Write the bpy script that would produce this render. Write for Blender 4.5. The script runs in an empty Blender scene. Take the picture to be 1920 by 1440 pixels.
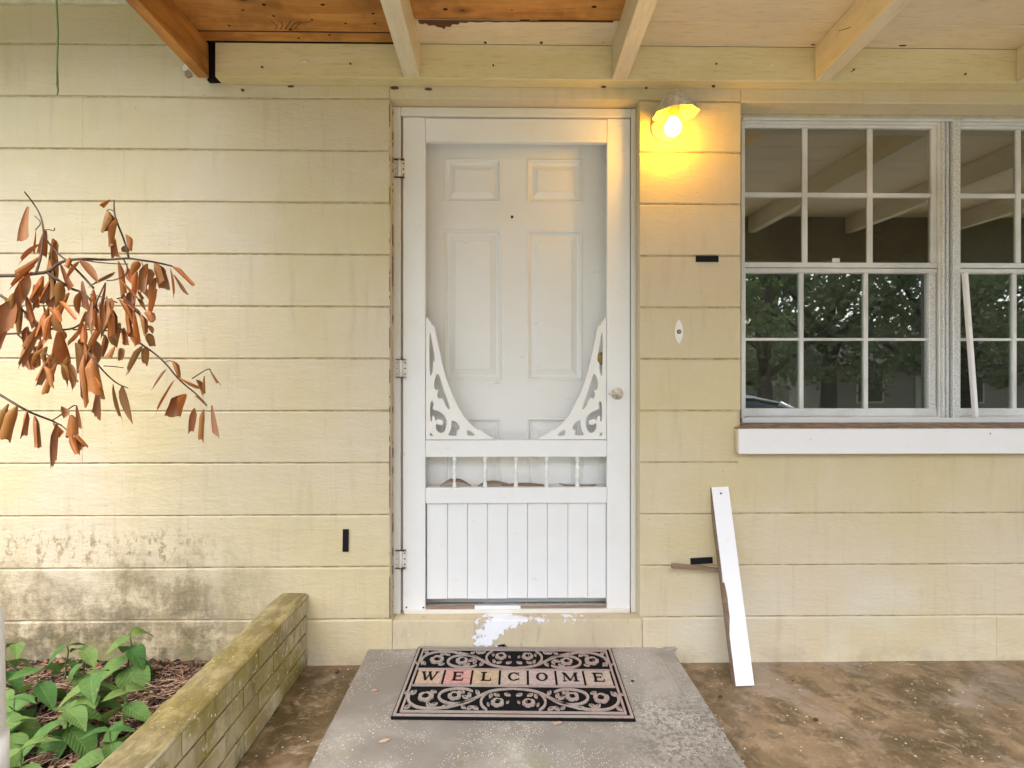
import bpy, bmesh, math, random
from math import sin, cos, tan, atan, pi, radians as R
from mathutils import Vector, Matrix, noise
random.seed(7)
S = bpy.context.scene
COL = S.collection

# ------------------------------------------------------------------ camera, world, sun, exposure
YAW = R(0.84); F = 1018.0; D = 2.12; H = 1.094
cam_d = bpy.data.cameras.new('camera'); cam = bpy.data.objects.new('camera', cam_d); COL.objects.link(cam)
cam_d.sensor_width = 36; cam_d.lens = 36*F/1920; cam_d.clip_end = 600; cam_d.clip_start = 0.02
cam.location = (0, -D, H); cam.rotation_euler = (R(90), 0, -YAW)
S.camera = cam
SUN_EL, SUN_ROT = R(62), R(184)
w = bpy.data.worlds.new('World'); S.world = w; w.use_nodes = True
nt = w.node_tree; nt.nodes.clear()
sky = nt.nodes.new('ShaderNodeTexSky'); sky.sky_type = 'NISHITA'; sky.sun_disc = False
sky.sun_elevation = SUN_EL; sky.sun_rotation = SUN_ROT; sky.air_density = 1.2; sky.dust_density = 3.0
bw = nt.nodes.new('ShaderNodeRGBToBW'); mx = nt.nodes.new('ShaderNodeMix'); mx.data_type = 'RGBA'
tint = nt.nodes.new('ShaderNodeMix'); tint.data_type = 'RGBA'; tint.blend_type = 'MULTIPLY'
bg = nt.nodes.new('ShaderNodeBackground'); wo = nt.nodes.new('ShaderNodeOutputWorld')
nt.links.new(sky.outputs[0], bw.inputs[0]); nt.links.new(sky.outputs[0], mx.inputs[6]); nt.links.new(bw.outputs[0], mx.inputs[7])
mx.inputs[0].default_value = 0.5
tint.inputs[0].default_value = 1.0; tint.inputs[7].default_value = (1.0, 0.985, 0.97, 1)
nt.links.new(mx.outputs[2], tint.inputs[6]); nt.links.new(tint.outputs[2], bg.inputs[0]); nt.links.new(bg.outputs[0], wo.inputs[0])
bg.inputs[1].default_value = 0.15
sd = bpy.data.lights.new('sun', 'SUN'); sd.energy = 0.6; sd.angle = R(50); sd.color = (1, 0.96, 0.9)
sun = bpy.data.objects.new('sun', sd); COL.objects.link(sun)
# direction towards the sun: from the yard, front left, high
az = R(184)
sdir = Vector((sin(az)*cos(SUN_EL), cos(az)*cos(SUN_EL), sin(SUN_EL)))
sun.rotation_euler = sdir.to_track_quat('Z', 'Y').to_euler(); sun.location = (0, -6, 8)
S.view_settings.view_transform = 'Standard'; S.view_settings.look = 'None'
S.view_settings.gamma = 1; S.view_settings.exposure = 2.16
S.render.engine = 'CYCLES'
S.cycles.max_bounces = 10; S.cycles.diffuse_bounces = 5; S.cycles.transparent_max_bounces = 16

# ------------------------------------------------------------------ measuring helpers (photo coordinates -> place coordinates)
def X(px, Y=0.0): return (Y+D)*tan(atan((px-960)/F)+YAW)
def Z(py, Y=0.0, px=945): return H+(720-py)*((Y+D)*cos(YAW)+X(px, Y)*sin(YAW))/F
def P(px, py, Y=0.0): return Vector((X(px, Y), Y, Z(py, Y, px)))

# ------------------------------------------------------------------ object helpers
def tag(o, label=None, cat=None, group=None, kind=None):
    if label: o['label'] = label
    if cat: o['category'] = cat
    if group: o['group'] = group
    if kind: o['kind'] = kind
    return o
def empty(name, loc=(0, 0, 0), label=None, cat=None, group=None, rot=(0, 0, 0)):
    o = bpy.data.objects.new(name, None); COL.objects.link(o); o.location = loc; o.rotation_euler = rot
    o.empty_display_size = .05
    return tag(o, label, cat, group)
def link(name, me, m=None, parent=None, loc=None):
    o = bpy.data.objects.new(name, me); COL.objects.link(o)
    if m is not None and len(me.materials) == 0: me.materials.append(m)
    if parent is not None:
        o.parent = parent
    if loc is not None: o.location = loc
    return o
def wobj(name, bm, m, parent=None, smooth=False):
    """bm holds world coordinates; if the parent has a transform, it is undone so that the part stands where it was drawn"""
    bmesh.ops.recalc_face_normals(bm, faces=bm.faces)
    me = bpy.data.meshes.new(name)
    if parent is not None:
        M = parent.matrix_basis.copy(); p = parent.parent
        while p is not None: M = p.matrix_basis @ M; p = p.parent
        bm.transform(M.inverted())
    bm.to_mesh(me); bm.free()
    if smooth: me.shade_smooth()
    return link(name, me, m, parent)
def box(bm, x0, x1, y0, y1, z0, z1, mi=0):
    vs = [bm.verts.new((x, y, z)) for x in (x0, x1) for y in (y0, y1) for z in (z0, z1)]
    for f in ((0, 1, 3, 2), (4, 6, 7, 5), (0, 4, 5, 1), (2, 3, 7, 6), (0, 2, 6, 4), (1, 5, 7, 3)):
        fc = bm.faces.new([vs[i] for i in f]); fc.material_index = mi
    return vs
def bev(bm, w, seg=2):
    bmesh.ops.bevel(bm, geom=[e for e in bm.edges], offset=w, segments=seg, affect='EDGES', profile=.6)
def bbox(name, x0, x1, y0, y1, z0, z1, m, parent=None, b=.002, seg=1, jit=0):
    bm = bmesh.new(); box(bm, x0, x1, y0, y1, z0, z1)
    if jit:
        for v in bm.verts: v.co += Vector((random.uniform(-jit, jit), random.uniform(-jit, jit), random.uniform(-jit, jit)))
    if b: bev(bm, b, seg)
    return wobj(name, bm, m, parent)
def tube(bm, pts, r0, r1=None, n=7, cap=True):
    if r1 is None: r1 = r0
    pts = [Vector(p) for p in pts]; rings = []; N = len(pts); up = Vector((0, 0, 1))
    ref = None
    for i, p in enumerate(pts):
        t = (pts[min(i+1, N-1)]-pts[max(i-1, 0)]).normalized()
        if ref is None:
            ref = t.cross(up if abs(t.z) < .9 else Vector((1, 0, 0))).normalized()
        a = (ref - t*ref.dot(t)).normalized(); b_ = t.cross(a); ref = a
        r = r0+(r1-r0)*i/max(1, N-1)
        rings.append([bm.verts.new(p+a*cos(2*pi*k/n)*r+b_*sin(2*pi*k/n)*r) for k in range(n)])
    for i in range(N-1):
        for k in range(n):
            f = bm.faces.new((rings[i][k], rings[i][(k+1) % n], rings[i+1][(k+1) % n], rings[i+1][k])); f.smooth = True
    if cap:
        bm.faces.new(rings[0][::-1]); bm.faces.new(rings[-1])
def lathe(bm, prof, org, n=14, axis='Z'):
    org = Vector(org); rings = []
    for r, h in prof:
        ring = []
        for k in range(n):
            a = 2*pi*k/n
            if axis == 'Z': v = Vector((cos(a)*r, sin(a)*r, h))
            elif axis == 'Y': v = Vector((cos(a)*r, -h, sin(a)*r))
            else: v = Vector((h, cos(a)*r, sin(a)*r))
            ring.append(bm.verts.new(org+v))
        rings.append(ring)
    for i in range(len(rings)-1):
        for k in range(n):
            f = bm.faces.new((rings[i][k], rings[i][(k+1) % n], rings[i+1][(k+1) % n], rings[i+1][k])); f.smooth = True
    bm.faces.new(rings[0][::-1]); bm.faces.new(rings[-1])
def fill_shape(loops, thick, name='s'):
    """closed outlines (first outer, rest holes) -> mesh in XZ plane, thickness along Y"""
    cu = bpy.data.curves.new(name, 'CURVE'); cu.dimensions = '2D'; cu.fill_mode = 'BOTH'; cu.extrude = thick/2; cu.bevel_depth = 0
    for lp in loops:
        sp = cu.splines.new('POLY'); sp.points.add(len(lp)-1); sp.use_cyclic_u = True
        for p, q in zip(sp.points, lp): p.co = (q[0], q[1], 0, 1)
    o = bpy.data.objects.new(name, cu)
    COL.objects.link(o)
    dg = bpy.context.evaluated_depsgraph_get(); dg.update()
    me = bpy.data.meshes.new_from_object(o.evaluated_get(dg))
    bpy.data.objects.remove(o); bpy.data.curves.remove(cu)
    me.transform(Matrix.Rotation(pi/2, 4, 'X'))
    return me
def chaikin(pts, it=2, closed=False):
    for _ in range(it):
        q = []; n = len(pts)
        rng = range(n) if closed else range(n-1)
        if not closed: q.append(pts[0])
        for i in rng:
            a, b = pts[i], pts[(i+1) % n]
            q.append(tuple(a[k]*.75+b[k]*.25 for k in range(len(a)))); q.append(tuple(a[k]*.25+b[k]*.75 for k in range(len(a))))
        if not closed: q.append(pts[-1])
        pts = q
    return pts

# ------------------------------------------------------------------ materials
class NB:
    def __init__(s, name):
        s.m = bpy.data.materials.new(name); s.m.use_nodes = True; s.nt = s.m.node_tree; s.nt.nodes.clear()
        s.out = s.nt.nodes.new('ShaderNodeOutputMaterial'); s.b = s.nt.nodes.new('ShaderNodeBsdfPrincipled')
        s.nt.links.new(s.b.outputs[0], s.out.inputs[0])
        s.g = s.nt.nodes.new('ShaderNodeNewGeometry'); s.pos = s.g.outputs['Position']
        s.oi = None
    def L(s, a, b):
        if hasattr(a, 'is_linked') or hasattr(a, 'links'): s.nt.links.new(a, b)
        else:
            b.default_value = (*a, 1) if isinstance(a, tuple) and len(a) == 3 and b.type == 'RGBA' else a
    def rnd(s):
        if s.oi is None: s.oi = s.nt.nodes.new('ShaderNodeObjectInfo')
        return s.oi.outputs['Random']
    def scale(s, v, sc, vec=None):
        n = s.nt.nodes.new('ShaderNodeVectorMath'); n.operation = 'MULTIPLY'; s.L(vec or s.pos, n.inputs[0]); n.inputs[1].default_value = sc
        return n.outputs[0]
    def noise(s, sc, det=4, rough=.55, vec=None, st=None, dist=0):
        n = s.nt.nodes.new('ShaderNodeTexNoise'); n.inputs['Scale'].default_value = sc; n.inputs['Detail'].default_value = det
        n.inputs['Roughness'].default_value = rough; n.inputs['Distortion'].default_value = dist
        v = vec or s.pos
        if st: v = s.scale(None, st, v)
        s.L(v, n.inputs['Vector']); return n.outputs[0]
    def vor(s, sc, st=None, feat='F1', rand=1.0, out='Distance', vec=None):
        n = s.nt.nodes.new('ShaderNodeTexVoronoi'); n.feature = feat; n.inputs['Scale'].default_value = sc; n.inputs['Randomness'].default_value = rand
        v = vec or s.pos
        if st: v = s.scale(None, st, v)
        s.L(v, n.inputs['Vector']); return n.outputs[out]
    def ramp(s, f, a, b, c0=0.0, c1=1.0, smooth=True):
        n = s.nt.nodes.new('ShaderNodeMapRange'); n.interpolation_type = 'SMOOTHSTEP' if smooth else 'LINEAR'
        s.L(f, n.inputs[0]); n.inputs[1].default_value = a; n.inputs[2].default_value = b; n.inputs[3].default_value = c0; n.inputs[4].default_value = c1
        return n.outputs[0]
    def math(s, op, a, b=0.0, clamp=False):
        n = s.nt.nodes.new('ShaderNodeMath'); n.operation = op; n.use_clamp = clamp; s.L(a, n.inputs[0]); s.L(b, n.inputs[1]); return n.outputs[0]
    def mix(s, f, a, b, mode='MIX'):
        n = s.nt.nodes.new('ShaderNodeMix'); n.data_type = 'RGBA'; n.blend_type = mode
        s.L(f, n.inputs[0]); s.L(a, n.inputs[6]); s.L(b, n.inputs[7]); return n.outputs[2]
    def xyz(s):
        n = s.nt.nodes.new('ShaderNodeSeparateXYZ'); s.L(s.pos, n.inputs[0]); return n.outputs
    def col(s, c): s.L(c, s.b.inputs['Base Color']); return s
    def rough(s, r): s.L(r, s.b.inputs['Roughness']); return s
    def metal(s, v): s.L(v, s.b.inputs['Metallic']); return s
    def bump(s, h, dist=.002, strength=1.0):
        n = s.nt.nodes.new('ShaderNodeBump'); n.inputs['Distance'].default_value = dist; n.inputs['Strength'].default_value = strength
        s.L(h, n.inputs['Height'])
        if s.b.inputs['Normal'].is_linked: s.nt.links.new(s.b.inputs['Normal'].links[0].from_socket, n.inputs['Normal'])
        s.nt.links.new(n.outputs[0], s.b.inputs['Normal']); return s

def M_plain(name, c, rough=.5, metal=0, var=.12, nsc=20, bump=0):
    b = NB(name); n = b.noise(nsc, 4)
    b.col(b.mix(b.ramp(n, .3, .7), tuple(x*(1-var) for x in c), tuple(min(1, x*(1+var)) for x in c))).rough(rough).metal(metal)
    if bump: b.bump(b.noise(nsc*4, 4), bump)
    return b.m
def M_wall(name, dirt=True):
    b = NB(name); x, y, z = b.xyz()
    n1 = b.noise(1.6, 3); n2 = b.noise(9, 5, .6); streak = b.noise(7, 4, .6, st=(3, 1, .35))
    c = b.mix(b.ramp(n1, .35, .65), (.60, .50, .29), (.62, .525, .38))
    c = b.mix(b.ramp(n2, .45, .8, 0, .25), c, (.70, .64, .50))
    c = b.mix(b.ramp(streak, .52, .75, 0, .45), c, (.47, .38, .24))
    c = b.mix(b.math('MULTIPLY', b.rnd(), .07), c, (.50, .42, .25))
    # specks
    v = b.vor(26); sp = b.ramp(v, .035, .06, 1, 0); spm = b.ramp(b.noise(5, 2), .55, .6)
    c = b.mix(b.math('MULTIPLY', sp, b.math('MULTIPLY', spm, .8)), c, (.10, .08, .05))
    v2 = b.vor(60); sp2 = b.ramp(v2, .06, .1, .7, 0); c = b.mix(b.math('MULTIPLY', sp2, b.ramp(b.noise(9, 2), .58, .64)), c, (.22, .18, .10))
    # scuffs
    sc = b.noise(14, 6, .75, st=(.5, 1, 2.2)); c = b.mix(b.ramp(sc, .64, .72, 0, .4), c, (.74, .70, .60))
    rw = b.math('MULTIPLY', b.ramp(x, .5, .9), b.ramp(z, .5, .05))
    c = b.mix(b.math('MULTIPLY', rw, b.ramp(b.noise(2.2, 4, .6), .45, .7, 0, .5)), c, (.66, .66, .57))
    if dirt:
        left = b.ramp(b.math('ADD', x, b.math('MULTIPLY', b.noise(2.5, 5, .7), .5)), -.42, -1.0)
        edge = b.math('ADD', z, b.math('MULTIPLY', b.math('SUBTRACT', b.noise(3.2, 5, .7), .5), .55))
        low = b.math('MULTIPLY', b.ramp(edge, .46, .30), left)
        blot = b.math('MULTIPLY', b.ramp(b.noise(6, 7, .78, st=(1, 1, .8)), .38, .56), b.ramp(b.noise(34, 6, .8, st=(1.4, 1, .6)), .30, .56, .35, 1))
        dk = b.math('MULTIPLY', low, b.math('ADD', b.math('MULTIPLY', blot, .78), .20))
        c = b.mix(dk, c, (.27, .21, .12))
        grime = b.math('MULTIPLY', b.math('MULTIPLY', b.ramp(z, .42, .10), left), b.math('MULTIPLY', b.ramp(b.noise(5, 7, .78, st=(1, 1, 1.3)), .45, .57), b.ramp(b.noise(40, 5, .8), .32, .55, .3, 1)))
        c = b.mix(b.math('MULTIPLY', grime, .85), c, (.11, .09, .055))
        gr2 = b.math('MULTIPLY', b.math('MULTIPLY', b.ramp(z, .16, .02), left), b.ramp(b.noise(6, 5, .7), .42, .6))
        c = b.mix(b.math('MULTIPLY', gr2, .6), c, (.16, .17, .05))
        # brown freckles under the 5th course line
        band = b.math('MULTIPLY', b.math('MULTIPLY', b.ramp(z, .36, .43), b.ramp(z, .58, .47)), b.ramp(x, -.95, -1.35))
        fr = b.ramp(b.noise(26, 6, .75, st=(1, 1, .6)), .50, .60)
        c = b.mix(b.math('MULTIPLY', band, b.math('MULTIPLY', fr, .8)), c, (.27, .19, .09))
        base = b.math('MULTIPLY', b.ramp(z, .10, .0), b.ramp(b.noise(8, 6, .7), .42, .62))
        c = b.mix(b.math('MULTIPLY', base, .45), c, (.38, .31, .24))
    b.col(c).rough(.55)
    b.bump(b.noise(60, 5, .6, st=(.6, 1, 1.3)), .0024, .7)
    b.bump(b.noise(12, 5, .7, st=(.5, 1, 1.6)), .006, .7)
    b.bump(b.noise(210, 3, .6), .0008, .6)
    return b.m
def M_white(name, c=(.80, .80, .79), chips=.0, dirt=.35, rough=.42, warm=(.66, .60, .48)):
    b = NB(name); n = b.noise(5, 5, .6)
    col = b.mix(b.ramp(n, .4, .75, 0, dirt*.5), c, warm)
    v = b.vor(34); col = b.mix(b.math('MULTIPLY', b.ramp(v, .03, .055, .85, 0), b.ramp(b.noise(6, 2), .56, .6)), col, (.08, .06, .04))
    sc = b.noise(40, 5, .7, st=(.3, 1, 1)); col = b.mix(b.ramp(sc, .64, .72, 0, .4), col, (.50, .46, .38))
    if chips:
        ch = b.noise(16, 7, .72, st=(1.2, 1, .7)); col = b.mix(b.ramp(ch, .62-chips*.1, .635-chips*.1), col, (.16, .10, .06))
    b.col(col).rough(rough); b.bump(b.noise(25, 5, .6), .0012, .6); return b.m
def M_wood(name, c0, c1, knots=True, along='X'):
    b = NB(name)
    st = (1, 9, 9) if along == 'X' else (9, 1, 9)
    off = b.nt.nodes.new('ShaderNodeVectorMath'); off.operation = 'ADD'; b.L(b.pos, off.inputs[0])
    cmb = b.nt.nodes.new('ShaderNodeCombineXYZ'); b.L(b.math('MULTIPLY', b.rnd(), 7.3), cmb.inputs[0]); b.L(cmb.outputs[0], off.inputs[1]); vec = off.outputs[0]
    g = b.noise(3.0, 6, .65, st=st, vec=vec, dist=.6); g2 = b.noise(14, 4, .6, st=st, vec=vec)
    c = b.mix(b.ramp(g, .3, .7), c0, c1)
    c = b.mix(b.ramp(g2, .5, .75, 0, .4), c, tuple(x*.5 for x in c0))
    c = b.mix(b.ramp(b.noise(4.3, 5, .65, vec=vec), .42, .66, 0, .75 if knots else .22), c, tuple(x*(.55 if knots else .75) for x in c0))
    if knots:
        kv = b.vor(6.0, st=(1, 1.7, 1) if along == 'X' else (1.7, 1, 1), vec=vec)
        c = b.mix(b.ramp(kv, .10, .32, .7, 0), c, (c0[0]*.45, c0[1]*.35, c0[2]*.3))
        c = b.mix(b.ramp(kv, .11, .15, 1, 0), c, (.025, .012, .008))
    b.col(c).rough(.55); b.bump(g2, .002, .5); return b.m
def M_floor():
    b = NB('brown stained concrete'); x, y, z = b.xyz()
    n1 = b.noise(2.6, 6, .62, dist=.8); n2 = b.noise(8, 6, .65, dist=.4); n3 = b.noise(1.5, 4, .6, dist=1.2)
    c = b.mix(b.ramp(n1, .34, .66), (.085, .055, .022), (.29, .20, .115))
    c = b.mix(b.ramp(n2, .46, .62, 0, .7), c, (.09, .062, .026)); c = b.mix(b.ramp(b.noise(22, 6, .75, dist=.6), .5, .62, 0, .4), c, (.38, .29, .19))
    c = b.mix(b.ramp(n3, .55, .72, 0, .75), c, (.33, .27, .215))
    lite = b.noise(5.5, 7, .7, dist=2.2, st=(.6, 1.3, 1)); c = b.mix(b.ramp(lite, .58, .72, 0, .55), c, (.56, .46, .36))
    c = b.mix(b.ramp(b.noise(16, 5, .7), .62, .72, 0, .7), c, (.07, .045, .025))
    v = b.vor(38); c = b.mix(b.math('MULTIPLY', b.ramp(v, .09, .14, .9, 0), b.ramp(b.noise(4, 3), .5, .58)), c, (.72, .66, .56))
    v2 = b.vor(17); c = b.mix(b.math('MULTIPLY', b.ramp(v2, .06, .09, .95, 0), b.ramp(b.noise(3, 2), .55, .6)), c, (.04, .025, .015))
    b.col(c).rough(b.ramp(n1, .3, .7, .38, .62)); b.bump(b.noise(70, 5, .6), .0016, .7); b.bump(n2, .003, .7); return b.m
def M_slab():
    b = NB('grey speckled concrete'); x, y, z = b.xyz()
    n1 = b.noise(3.0, 6, .6, dist=.5); n2 = b.noise(11, 6, .7)
    c = b.mix(b.ramp(n1, .35, .68), (.215, .19, .16), (.37, .34, .30))
    c = b.mix(b.ramp(n2, .52, .75, 0, .5), c, (.21, .185, .16))
    worn = b.math('MULTIPLY', b.ramp(x, .25, .5), b.ramp(y, -.25, -.45))
    ws = b.noise(75, 4, .7); c = b.mix(b.math('MULTIPLY', worn, b.ramp(ws, .48, .56, 0, .7)), c, (.10, .09, .075))
    for sc, th, lo in ((95, .16, .50), (55, .11, .53), (150, .2, .46)):
        v = b.vor(sc); c = b.mix(b.math('MULTIPLY', b.ramp(v, th*.85, th*.85+.05, .85, 0), b.ramp(b.noise(5+sc*.02, 3), lo, lo+.08)), c, (.82, .80, .75))
    v = b.vor(21); c = b.mix(b.math('MULTIPLY', b.ramp(v, .05, .08, .9, 0), b.ramp(b.noise(4, 2), .54, .6)), c, (.09, .06, .04))
    moss = b.math('MULTIPLY', b.ramp(y, -.5, -.72), b.ramp(b.noise(6, 5, .7), .52, .64)); c = b.mix(b.math('MULTIPLY', moss, .6), c, (.16, .17, .06))
    b.col(c).rough(.6); b.bump(b.noise(130, 4, .6), .0012, .8); b.bump(n2, .003, .6); return b.m
def M_brick():
    b = NB('mossy painted brick'); x, y, z = b.xyz()
    n1 = b.noise(4, 6, .65, st=(1, 1, .45)); n2 = b.noise(15, 6, .7, st=(1, 1, .4))
    c = b.mix(b.ramp(n1, .35, .65), (.30, .235, .09), (.56, .49, .32))
    c = b.mix(b.ramp(b.noise(6, 4, .6), .48, .62, 0, .8), c, (.27, .21, .035))
    c = b.mix(b.ramp(n2, .5, .72, 0, .75), c, (.15, .115, .05))
    c = b.mix(b.ramp(b.noise(30, 5, .7, st=(1, 1, .5)), .60, .68, 0, .7), c, (.62, .58, .46))
    v = b.vor(60, st=(1, 1, .6)); c = b.mix(b.math('MULTIPLY', b.ramp(v, .12, .18, .95, 0), b.ramp(b.noise(6, 3), .50, .58)), c, (.80, .77, .66))
    c = b.mix(b.math('MULTIPLY', b.ramp(z, .10, 0), b.ramp(b.noise(9, 4), .4, .6, 0, .75)), c, (.10, .10, .02))
    top = b.nt.nodes.new('ShaderNodeSeparateXYZ'); b.L(b.g.outputs['Normal'], top.inputs[0])
    c = b.mix(b.math('MULTIPLY', b.ramp(top.outputs[2], .5, .9, 0, .9), b.ramp(n1, .25, .65, .55, 1)), c, b.mix(b.ramp(b.noise(22, 6, .7, st=(1, .5, 1)), .4, .66), (.13, .095, .025), (.36, .29, .13)))
    b.col(c).rough(.8); b.bump(n2, .004, .8); b.bump(b.noise(90, 4, .6), .0015, .8); return b.m
def M_leaf(name, c0, c1, rough=.5, back=None, trans=0, obj=True):
    b = NB(name); f = b.rnd() if obj else b.noise(30, 2)
    c = b.mix(f, c0, c1); c = b.mix(b.ramp(b.noise(28, 4), .4, .7, 0, .4), c, tuple(x*.6 for x in c0))
    if back:
        c = b.mix(b.math('MULTIPLY', b.g.outputs['Backfacing'], .6), c, back)
    if obj and trans:
        tc = b.nt.nodes.new('ShaderNodeTexCoord'); sp = b.nt.nodes.new('ShaderNodeSeparateXYZ'); b.L(tc.outputs['Object'], sp.inputs[0])
        ay = b.math('ABSOLUTE', sp.outputs[1]); ph = b.math('SUBTRACT', sp.outputs[0], b.math('MULTIPLY', ay, 1.0)); wv = b.math('SINE', b.math('MULTIPLY', ph, 62.0))
        c = b.mix(b.ramp(wv, .8, 1, 0, .12), c, (.03, .09, .02)); c = b.mix(b.ramp(ay, .018, .004, 0, .35), c, (.22, .34, .12))
        c = b.mix(b.ramp(b.noise(35, 4), .62, .72, 0, .55), c, (.25, .24, .06))
        b.bump(wv, .0008, .5)
    b.col(c).rough(rough); b.bump(b.noise(80, 3), .001, .5)
    if trans:
        t = b.nt.nodes.new('ShaderNodeBsdfTranslucent'); b.L(c, t.inputs[0]); ms = b.nt.nodes.new('ShaderNodeMixShader'); ms.inputs[0].default_value = trans
        b.nt.links.new(b.b.outputs[0], ms.inputs[1]); b.nt.links.new(t.outputs[0], ms.inputs[2]); b.nt.links.new(ms.outputs[0], b.out.inputs[0])
    return b.m
def M_glass():
    b = NB('window glass'); nt = b.nt
    gl = nt.nodes.new('ShaderNodeBsdfGlossy'); gl.inputs['Roughness'].default_value = .012; gl.inputs['Color'].default_value = (.93, .96, .93, 1)
    tr = nt.nodes.new('ShaderNodeBsdfTransparent'); tr.inputs[0].default_value = (.72, .75, .70, 1)
    fr = nt.nodes.new('ShaderNodeFresnel'); fr.inputs[0].default_value = 2.0
    ms = nt.nodes.new('ShaderNodeMixShader'); k = b.math('MULTIPLY', fr.outputs[0], 2.8, True)
    nt.links.new(k, ms.inputs[0]); nt.links.new(tr.outputs[0], ms.inputs[1]); nt.links.new(gl.outputs[0], ms.inputs[2]); 
    df = nt.nodes.new('ShaderNodeBsdfDiffuse'); df.inputs[0].default_value = (.5, .5, .42, 1)
    m2 = nt.nodes.new('ShaderNodeMixShader'); b.L(b.ramp(b.noise(3, 5, .6), .3, .8, .012, .05), m2.inputs[0])
    v = b.vor(30); spk = b.math('MULTIPLY', b.ramp(v, .02, .035, .9, 0), b.ramp(b.noise(5, 2), .55, .6))
    b.L(b.math('ADD', b.ramp(b.noise(3, 5, .6), .3, .8, .012, .045), spk, True), m2.inputs[0])
    nt.links.new(ms.outputs[0], m2.inputs[1]); nt.links.new(df.outputs[0], m2.inputs[2]); nt.links.new(m2.outputs[0], b.out.inputs[0])
    bp = nt.nodes.new('ShaderNodeBump'); bp.inputs['Distance'].default_value = .0006; b.L(b.noise(2.2, 1), bp.inputs['Height']); nt.links.new(bp.outputs[0], gl.inputs['Normal'])
    return b.m

m_wall = M_wall('cream painted block'); m_lintel = M_wall('cream painted lintel', False)
m_mortar = M_plain('painted mortar groove', (.46, .37, .22), .8, var=.3, nsc=30)
m_white = M_white('white door paint'); m_frame = M_white('white frame paint', (.72, .69, .63), chips=.0, dirt=.8)
m_chip = M_white('chipped frame paint', (.70, .68, .63), chips=-.35, dirt=.9)
m_inner = M_white('entry door paint', (.82, .82, .80), dirt=.3)
m_sillpaint = M_white('white sill paint', (.80, .79, .80), chips=-.55, dirt=.3)
m_board = M_white('white board paint', (.84, .84, .86), dirt=.1)
m_bracket = M_white('bracket paint', (.80, .79, .76), dirt=.4)
m_cream = M_wood('cream painted timber', (.65, .55, .28), (.69, .59, .36), knots=False)
m_creamr = M_wood('cream painted rafter', (.64, .55, .38), (.68, .60, .45), knots=False, along='Y')
m_plankp = M_wood('pinkish cream ceiling paint', (.70, .58, .38), (.74, .62, .45), knots=False)
m_pine = M_wood('bare orange pine', (.42, .165, .028), (.60, .28, .07))
m_piner = M_wood('bare orange pine rafter', (.36, .135, .022), (.56, .25, .06), along='Y')
m_rot = M_wood('dark rotten wood', (.05, .012, .006), (.15, .045, .015), knots=False)
m_dark = M_plain('black gap', (.012, .008, .006), .9)
m_floor = M_floor(); m_slab = M_slab(); m_brick = M_brick()
m_glass = M_glass()
b = NB('aluminium'); n = b.noise(6, 4); v = b.vor(160)
c = b.mix(b.ramp(n, .3, .7), (.66, .66, .65), (.80, .80, .80)); c = b.mix(b.math('MULTIPLY', b.ramp(v, .12, .25, .8, 0), b.ramp(b.noise(9, 3), .45, .6)), c, (.2, .2, .18))
b.col(c).rough(b.ramp(n, .3, .7, .32, .5)).metal(.25); b.bump(b.noise(150, 3), .0006, .6); m_alu = b.m
m_galv = M_plain('spotted aluminium', (.70, .71, .71), .36, .3, .25, 220)
m_beam = M_plain('weathered dark beam', (.16, .13, .08), .8)
m_bark2 = M_plain('dark post paint', (.06, .055, .05), .6)
m_black = M_plain('black plastic', (.012, .012, .013), .4)
m_rust = M_plain('rusty metal', (.10, .05, .03), .7, .2, .5, 60)
m_nail = M_plain('dark nail', (.03, .022, .02), .6)
m_hinge = M_white('hinge paint', (.72, .70, .64), chips=-.3, dirt=.7)
m_lampmetal = M_plain('white lamp enamel', (.55, .50, .42), .45, 0, .3, 60)
m_socket = M_plain('cream socket', (.42, .24, .10), .5)
m_matblack = M_plain('black rubber pile', (.006, .006, .006), .9, var=.4, nsc=200, bump=.002)
b = NB('tan mat pile'); n = b.noise(3.5, 3); c = b.mix(b.ramp(n, .4, .62), (.42, .355, .31), (.45, .33, .29)); c = b.mix(b.ramp(b.noise(160, 4, .7), .52, .7, 0, .65), c, (.20, .15, .12))
b.col(c).rough(.95); b.bump(b.noise(420, 3), .005); m_tan = b.m
for m_ in (m_matblack, m_black, m_dark): [n for n in m_.node_tree.nodes if n.type == 'BSDF_PRINCIPLED'][0].inputs['Specular IOR Level'].default_value = .15
m_tiles = [M_plain('mat tile ' + n_, c_, .95, 0, .18, 90, .001) for n_, c_ in (('orange', (.44, .31, .23)), ('rose', (.50, .26, .23)), ('sand', (.45, .33, .21)), ('beige', (.42, .33, .27)), ('grey rose', (.41, .32, .30)))]
m_dry = M_leaf('dry brown leaf', (.50, .135, .018), (.28, .14, .03), .5, back=(.33, .16, .08))
m_green = M_leaf('green leaf', (.055, .16, .03), (.17, .25, .06), .8, trans=.2)
m_twig = M_plain('grey brown twig', (.10, .06, .04), .8)
m_stem = M_plain('green stem', (.10, .16, .04), .6)
m_soil = M_plain('dark soil', (.03, .018, .012), .95, bump=.01)
b = NB('bark mulch'); c = b.mix(b.ramp(b.vor(45, out='Distance'), 0, .6), (.07, .03, .014), (.24, .13, .075)); c = b.mix(b.ramp(b.noise(25, 3), .42, .58), c, (.028, .014, .009)); b.col(c).rough(.85); m_mulch = b.m
m_needle = M_plain('dry needles', (.33, .22, .15), .8, var=.4, nsc=30)
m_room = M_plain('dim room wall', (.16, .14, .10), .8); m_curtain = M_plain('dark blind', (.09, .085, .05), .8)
m_shingle = M_plain('roof shingles', (.10, .09, .085), .9)
m_vinyl = NB('perforated vinyl'); b = m_vinyl; v = b.vor(75, rand=0.0); b.col(b.mix(b.ramp(v, .22, .3, .85, 0), (.60, .57, .44), (.05, .045, .03))).rough(.5); m_vinyl = b.m
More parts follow.
